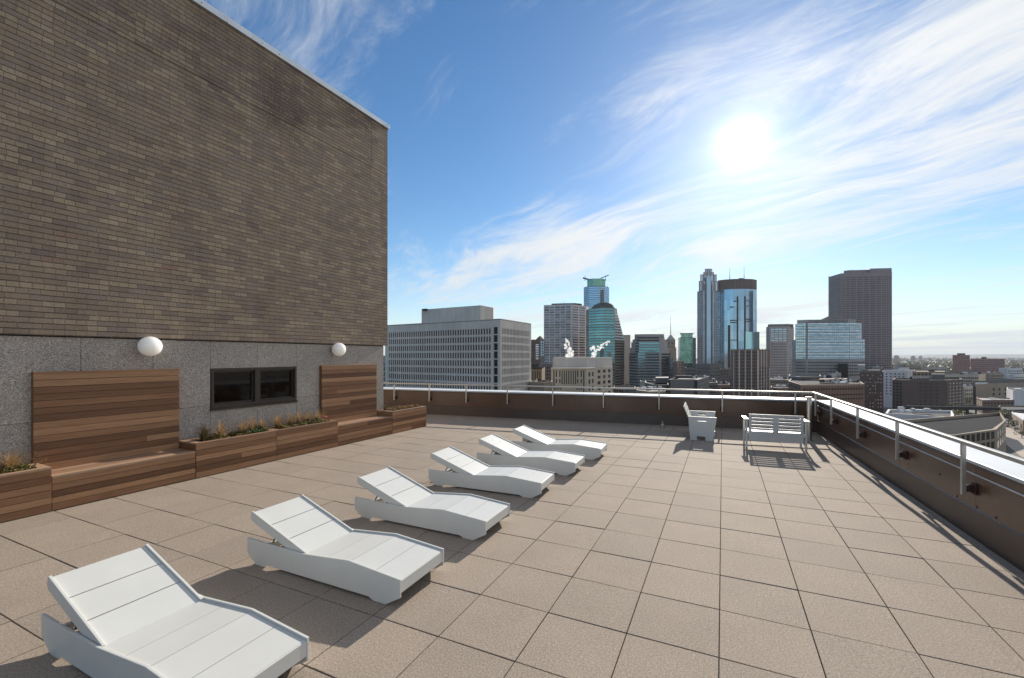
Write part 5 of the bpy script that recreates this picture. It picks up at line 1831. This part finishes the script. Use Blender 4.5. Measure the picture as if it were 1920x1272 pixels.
b.block('penthouse', [(1840, 962), (1850, 962)], ZP(674, 955), ZP(669.6, 955), 'dbrown', depth=12)
b.done()
b = Bldg('brick_building', 'grey tan block with a slate roof at the right edge behind the pale hall', 'building', [(1821, 445), (1830, 430), (1852, 434), (1960, 450)], ZP(719, 432), 'tan', 'roofd', depth=40)
b.win(0, 2, 6, ZP(722, 432), ZP(762, 432), 'pale', 0.4, 0.5, 0.1, 0.1)
b.win(2, 9, 3, ZP(726, 438), ZP(752, 438), 'dark', 0.25, 0.5, 0.05, 0.05)
b.block('slate_roof', [(1852, 442), (1960, 458)], ZP(719.5, 436), ZP(711.5, 448), 'roofg', depth=18)
b.block('pale_cornice', [(1829, 429.6), (1852, 433.6)], ZP(720.4, 432), ZP(717.6, 432), 'white', depth=2)
b.done()
b = Bldg('white_hall', 'pale grey windowless hall with a stepped roof at the right edge', 'building', [(1887, 392), (1899, 368), (1990, 374)], ZP(732.5, 370), 'white', 'roofg', depth=30)
b.block('roof_box', [(1902, 380), (1915, 380)], ZP(733, 370), ZP(729.5, 378), 'white', depth=8)
b.done()
b = Bldg('low_building', 'low brown building with a white roof patch in front of the pale grey hall', 'building', [(1831, 378), (1842, 362), (1902, 364)], ZP(750.5, 362), 'brown', 'rooft', depth=22)
b.win(0, 3, 1, ZP(752, 366), ZP(762, 366), 'cream', 0.6, 0.8)
b.win(1, 9, 2, ZP(753, 362), ZP(768, 362), 'dark', 0.4, 0.45)
b.clutter([(1850, 366), (1880, 376)], ZP(751, 362), 5, 0.8, 3.0, 'white', 0.9)
b.done()
b = Bldg('low_building', 'dark low block with a white eave behind the street trees at the right edge', 'building', [(1872, 338), (1880, 326), (1990, 332)], ZP(766.5, 328), 'dbrown', 'roofg', depth=18)
b.block('white_eave', [(1887, 325.4), (1990, 331.2)], ZP(768.3, 328), ZP(766.8, 328), 'white', depth=1)
b.win(1, 12, 2, ZP(771, 328), ZP(782, 328), 'dark', 0.5, 0.5)
b.done()
b = Bldg('corner_shop', 'small two storey corner building with tall windows on the sunlit street', 'building', [(1897, 302), (1918, 268), (1990, 276)], ZP(786, 272), 'tan', 'roofd', depth=16)
b.win(0, 6, 2, ZP(788, 284), ZP(808, 284), 'slate', 0.6, 0.6)
b.win(1, 6, 2, ZP(788, 270), ZP(811, 270), 'slate', 0.6, 0.6)
b.block('white_eave', [(1896.5, 301.6), (1918, 267.4), (1990, 275.4)], ZP(787.4, 272), ZP(785.2, 272), 'white', depth=2)
b.done()

# ---- roofs and skyway just below the right railing
d = 150
b = Bldg('skyway', 'long dark skyway bridge on slim posts crossing over the street', 'bridge', [(1700, 176), (1876, 170)], ZP(763.5, 172), 'plant', 'roofd', depth=4, z0=ZP(769, 172), parapet=0.15)
for x_ in (1716, 1739, 1747, 1779, 1813, 1829):
    b.rib('post', W(x_, 172.5), W(x_ + 1, 172.5), -28 if x_ < 1810 else GZ, ZP(769, 172), 0.35 if x_ != 1813 else 0.9, 'plant', 0.35)
b.done()
b = Bldg('low_building', 'flat roofed block with a pale blue grey wall just beyond the right railing', 'building', [(1660, 150), (1693, 148), (1787, 140), (1789, 146)], ZP(779, 145), 'white', 'roofg', depth=16)
b.clutter([(1668, 152), (1742, 158)], ZP(779.5, 145), 6, 0.8, 2.4, 'white', 1.8)
b.done()
b = Bldg('low_building', 'low block with a tar roof and a white pilastered front below the railing', 'building', [(1640, 108), (1788, 104), (1868, 112), (1886, 128)], ZP(808, 110), 'tan', 'roofd', depth=26)
b.win(0, 12, 2, ZP(812, 108), ZP(860, 108), 'dark', 0.6, 0.72)
b.win(1, 8, 2, ZP(811, 108), ZP(850, 108), 'dark', 0.6, 0.72)
b.win(2, 4, 2, ZP(811, 110), ZP(850, 110), 'slate', 0.6, 0.72)
b.done()
gd = MB()
for k in range(2400):
    p = W(random.uniform(1744, 1812), random.uniform(196, 262))
    s_ = random.uniform(0.2, 0.55)
    z_ = random.uniform(0, 3.4) * (0.4 + max(0, noise.noise(Vector((p.x * .12, p.y * .12, 0)))) * 1.6)
    a_ = Vector((random.uniform(-1, 1), random.uniform(-1, 1), random.uniform(-1, 1))).normalized()
    c_ = a_.orthogonal().normalized()
    q = Vector((p.x, p.y, -30 + z_))
    gd.add([q - a_ * s_, q - c_ * s_, q + a_ * s_, q + c_ * s_], [(0, 1, 2, 3)])
tree_leaf = m_leaf('autumn_leaf', (0.035, 0.05, 0.018), (0.075, 0.08, 0.025), (0.15, 0.11, 0.03), 0.25)
tag(gd.build('roof_garden', tree_leaf), 'mottled green planting on the flat roof under the skyway', 'planting', None, 'stuff')
b = Bldg('parking_deck', 'pale flat roof deck carrying mottled planting under the skyway', 'building', [(1740, 192), (1814, 190)], -30.0, 'conc', 'rooft', depth=75, parapet=0.3)
b.done()

# ---- street at the right
rd = MB()
qa, qb, qc, qd = W(1835, 420), W(1858, 430), W(2040, 250), W(1890, 190)
pv = wall_mat('pale_street', (0.36, 0.30, 0.245), amt=0.12, scale=0.12)
rd.add([(p.x, p.y, GZ + 0.06) for p in (W(1836, 400), W(1852, 400), W(1878, 330), W(1893, 290), W(1922, 256), W(2060, 215), W(2010, 180), W(1915, 206), W(1884, 238), W(1862, 280), W(1848, 330))], [list(range(11))])
tag(rd.build('street', pv), kind='structure')


def car_mesh():
    mb = MB()
    pr = [(-2.2, 0.35), (2.2, 0.35), (2.25, 0.75), (1.3, 0.92), (0.7, 1.4), (-1.1, 1.42), (-1.8, 0.98), (-2.25, 0.9)]
    mb.prism(pr, lambda p, t: (p[0], t, p[1]), -0.85, 0.85)
    for x_ in (-1.35, 1.35):
        for s_ in (-0.86, 0.70):
            mb.cyl((x_, s_, 0.34), (x_, s_ + 0.16, 0.34), 0.34, n=10, mi=1)
    mb.box(-1.2, 0.75, -0.87, 0.87, 0.98, 1.30, 1)
    return mb


cm = [mat('car_paint_red', (0.30, 0.03, 0.03), 0.3, spec=0.6, coat=0.5, nscale=2, namt=0.03), mat('car_paint_white', (0.62, 0.62, 0.62), 0.3, coat=0.5, nscale=2, namt=0.03),
      mat('car_paint_dark', (0.04, 0.045, 0.06), 0.3, coat=0.5, nscale=2, namt=0.1)]
cars = []
for k, (m_, lb) in enumerate(zip(cm, ('tiny red car on the sunlit street at the right edge', 'tiny white car on the sunlit street at the right edge', 'tiny dark car on the sunlit street at the right edge'))):
    cars.append((car_mesh().build('parked_car', [m_, M['gasket']]), lb))
st_a, st_b = W(1852, 385), W(1908, 240)
cd = (st_b - st_a).normalized()
cn = Vector((-cd.y, cd.x))
first = [True, True, True]
for k in range(18):
    q = k % 3
    o = cars[q][0]
    if not first[q]:
        o = o.copy()
        COL.objects.link(o)
    first[q] = False
    p = st_a + cd * (4 + k * 8.2) + cn * random.choice([-5, -1.8, 2, 5])
    o.location = (p.x, p.y, GZ + 0.07)
    o.rotation_euler = (0, 0, math.atan2(cd.y, cd.x))
    tag(o, cars[q][1], 'car', ('red', 'white', 'dark')[q] + ' cars on the distant street')


def tree(px_, d, h, rad, label, group, base=GZ):
    p = W(px_, d)
    r_ = empty('street_tree', (p.x, p.y, base), 0, label, 'tree', group)
    tk = MB()
    tk.cyl((0, 0, 0), (0, 0, h * 0.55), 0.22, 0.12, n=7)
    for k in range(5):
        a = random.uniform(0, 6.28)
        tk.cyl((0, 0, h * 0.4), (rad * 0.6 * math.cos(a), rad * 0.6 * math.sin(a), h * random.uniform(0.6, 0.85)), 0.09, 0.03, n=5)
    tk.build('trunk', C['dbrown'], r_)
    lf = MB()
    cl = [(Vector((random.uniform(-1, 1) * rad * .6, random.uniform(-1, 1) * rad * .6, h * random.uniform(0.5, 0.9))), rad * random.uniform(.35, .6)) for _ in range(9)]
    for c_, rr in cl:
        for k in range(45):
            v = Vector((random.gauss(0, 1), random.gauss(0, 1), random.gauss(0, 0.8))).normalized() * rr * random.uniform(0.5, 1.05)
            q = c_ + v
            a_ = Vector((random.uniform(-1, 1), random.uniform(-1, 1), random.uniform(-1, 1))).normalized()
            b2 = a_.orthogonal().normalized()
            s_ = random.uniform(0.16, 0.34)
            lf.add([q - a_ * s_, q - b2 * s_ * .7, q + a_ * s_, q + b2 * s_ * .7], [(0, 1, 2, 3)])
    lf.build('crown', tree_leaf, r_)


tl = [(1872, 318, 9, 3.4, 'dark leafy street tree left of the corner building by the street'), (1884, 314, 9, 3.8, 'leafy street tree in front of the dark low block by the street'),
      (1891, 306, 9, 3.2, 'yellowing street tree against the corner building windows'), (1903, 278, 7, 2.8, 'yellow green street tree in front of the corner building'),
      (1866, 345, 8, 3.2, 'small street tree farther up the sunlit street'), (1858, 372, 8, 3.5, 'small street tree at the far end of the sunlit street'),
      (1812, 400, 9, 3.5, 'tree in the gap between the brown brick block and the grey tan block'), (1818, 415, 8, 3.0, 'low tree at the foot of the grey tan block'),
      (1916, 254, 4, 2.6, 'round bush like tree at the right edge of the street')]
for a in tl:
    tree(a[0], a[1], a[2], a[3], a[4], 'trees along the distant street')

# ---- generic blocks of the nearer city, only their roofs show in the gaps
fill = [(1560, 470, 700, 34, 'grey', 'grey block with a flat roof in the gap behind the brick hall'),
        (1705, 760, 686, 46, 'tan', 'distant tan block left of the red brick towers, behind the beige building'),
        (1745, 830, 689, 60, 'grey', 'distant low grey block behind the beige building wing'),
        (1895, 720, 691, 44, 'white', 'distant white low block at the right edge below the red slab'),
        (1905, 560, 703, 30, 'white', 'white box building at the right edge behind the slate roof'),
        (1862, 640, 700, 40, 'tan', 'distant low tan block below the dark red slab'),
        (1690, 520, 690, 30, 'white', 'small white block at the foot of the tall brown skyscraper'),
        (1640, 470, 690, 30, 'dgrey', 'dark block between the wide blue block and the dark brown hotel'),
        (1330, 300, 718, 30, 'dgrey', 'dark low block right of the dark blank grey block'),
        (1355, 330, 722, 26, 'brown', 'brown low block below the blue glass tower, seen through the railing'),
        (1290, 560, 690, 34, 'dgrey', 'dark block behind the small brown building with white windows'),
        (1225, 420, 716, 50, 'grey', 'grey low roof in front of the banded office building'),
        (1465, 300, 728, 40, 'brown', 'brown low roof right of the brown brick tower'),
        (1812, 420, 726, 24, 'cream', 'small cream block in the street gap behind the brown brick block')]
for px_, d, y_, wd, m_, lb in fill:
    hw = wd / 2
    b = Bldg('low_building', lb, 'building', [(px_ - hw, d + 8), (px_ - hw * 0.3, d), (px_ + hw, d + 5)], ZP(y_, d), m_, random.choice(['roofg', 'rooft', 'roofd']), depth=20)
    b.win(1, max(3, int(wd / 5)), 3, ZP(y_ + 3, d), ZP(y_ + 3 + 3 * 4.2 * F / d / 1.1, d), 'dark', 0.5, 0.5)
    b.clutter([(px_ - hw * .5, d + 8), (px_ + hw * .7, d + 18)], ZP(y_, d), 4, 1, 3, 'mix', 2)
    b.done()

# ---- far woods and roofs on the plain
fw = MB()
for k in range(6200):
    q = random.random()
    d = 650 * (6800 / 650) ** (q ** 0.8)
    px_ = random.uniform(1625, 2240) if random.random() < 0.85 else random.uniform(980, 1640)
    p = W(px_, d)
    dens = noise.noise(Vector((p.x * 0.0022, p.y * 0.0011, 0)))
    if dens < -0.2 and d < 4000:
        continue
    rr = random.uniform(4, 8) * (1 + d / 7000)
    z_ = GZ + rr * 0.7
    cs = random.random()
    for j in range(9):
        a_ = Vector((random.uniform(-1, 1), random.uniform(-1, 1), random.uniform(-1, 1))).normalized()
        b2 = a_.orthogonal().normalized()
        q_ = Vector((p.x, p.y, z_)) + Vector((random.gauss(0, .5), random.gauss(0, .5), random.gauss(0.2, .5))) * rr
        s_ = rr * random.uniform(0.35, 0.6)
        fw.add([q_ - a_ * s_, q_ - b2 * s_ * .8, q_ + a_ * s_, q_ + b2 * s_ * .8], [(0, 1, 2, 3)])
wood = m_leaf('far_foliage', (0.035, 0.045, 0.02), (0.085, 0.08, 0.03), (0.17, 0.12, 0.04), 0.2)
tag(fw.build('far_woods', wood), 'autumn treetops covering the plain towards the horizon', 'woods', None, 'stuff')
fr2 = MB()
for k in range(260):
    d = 600 * (5200 / 600) ** random.random()
    p = W(random.uniform(1650, 2060) if k % 5 else random.uniform(1000, 1650), d)
    a_, b2, h_ = random.uniform(8, 30), random.uniform(8, 24), random.uniform(5, 12)
    fr2.box(p.x - a_ / 2, p.x + a_ / 2, p.y - b2 / 2, p.y + b2 / 2, GZ, GZ + h_)
tag(fr2.build('far_rooftops', mat('far_house', (0.13, 0.12, 0.118), 0.9, spec=0.1, nscale=0.01, namt=0.2, island=0.55)), 'low roofs scattered among the far treetops', 'rooftops', None, 'stuff')
for px_, d, ya, wd, lb in ((1681, 3600, 667.5, 10, 'tiny far tower on the horizon just right of the brown skyscraper'), (1712, 3900, 668.6, 9, 'tiny far block on the horizon, second right of the brown skyscraper'),
                           (1726, 4400, 668.4, 7, 'smallest far block on the horizon, third right of the brown skyscraper')):
    b = Bldg('far_tower', lb, 'tower', [(px_ - wd / 2, d), (px_ + wd / 2, d)], ZP(ya, d), 'dgrey', 'roofd', depth=25)
    b.block('penthouse', [(px_ - wd / 4, d), (px_ + wd / 4, d)], ZP(ya + .2, d), ZP(ya - 1.2, d), 'dgrey', depth=12)
    b.done()

# ---- thin air between the roof and the horizon
hzb = MB()
hzb.box(-8900, 8900, -2900, 14900, GZ - 1.5, 250)
ho = hzb.build('haze', (lambda m: m)(bpy.data.materials.new('haze')))
hm_ = ho.data.materials[0]
hm_.use_nodes = True
t = NT(hm_.node_tree)
out = t.n('ShaderNodeOutputMaterial')
vp = t.n('ShaderNodeVolumePrincipled', ins={'Color': (0.86, 0.92, 1.0, 1), 'Density': 0.000058, 'Anisotropy': 0.0})
t.link(vp.outputs[0], out.inputs['Volume'])
ho['kind'] = 'stuff'
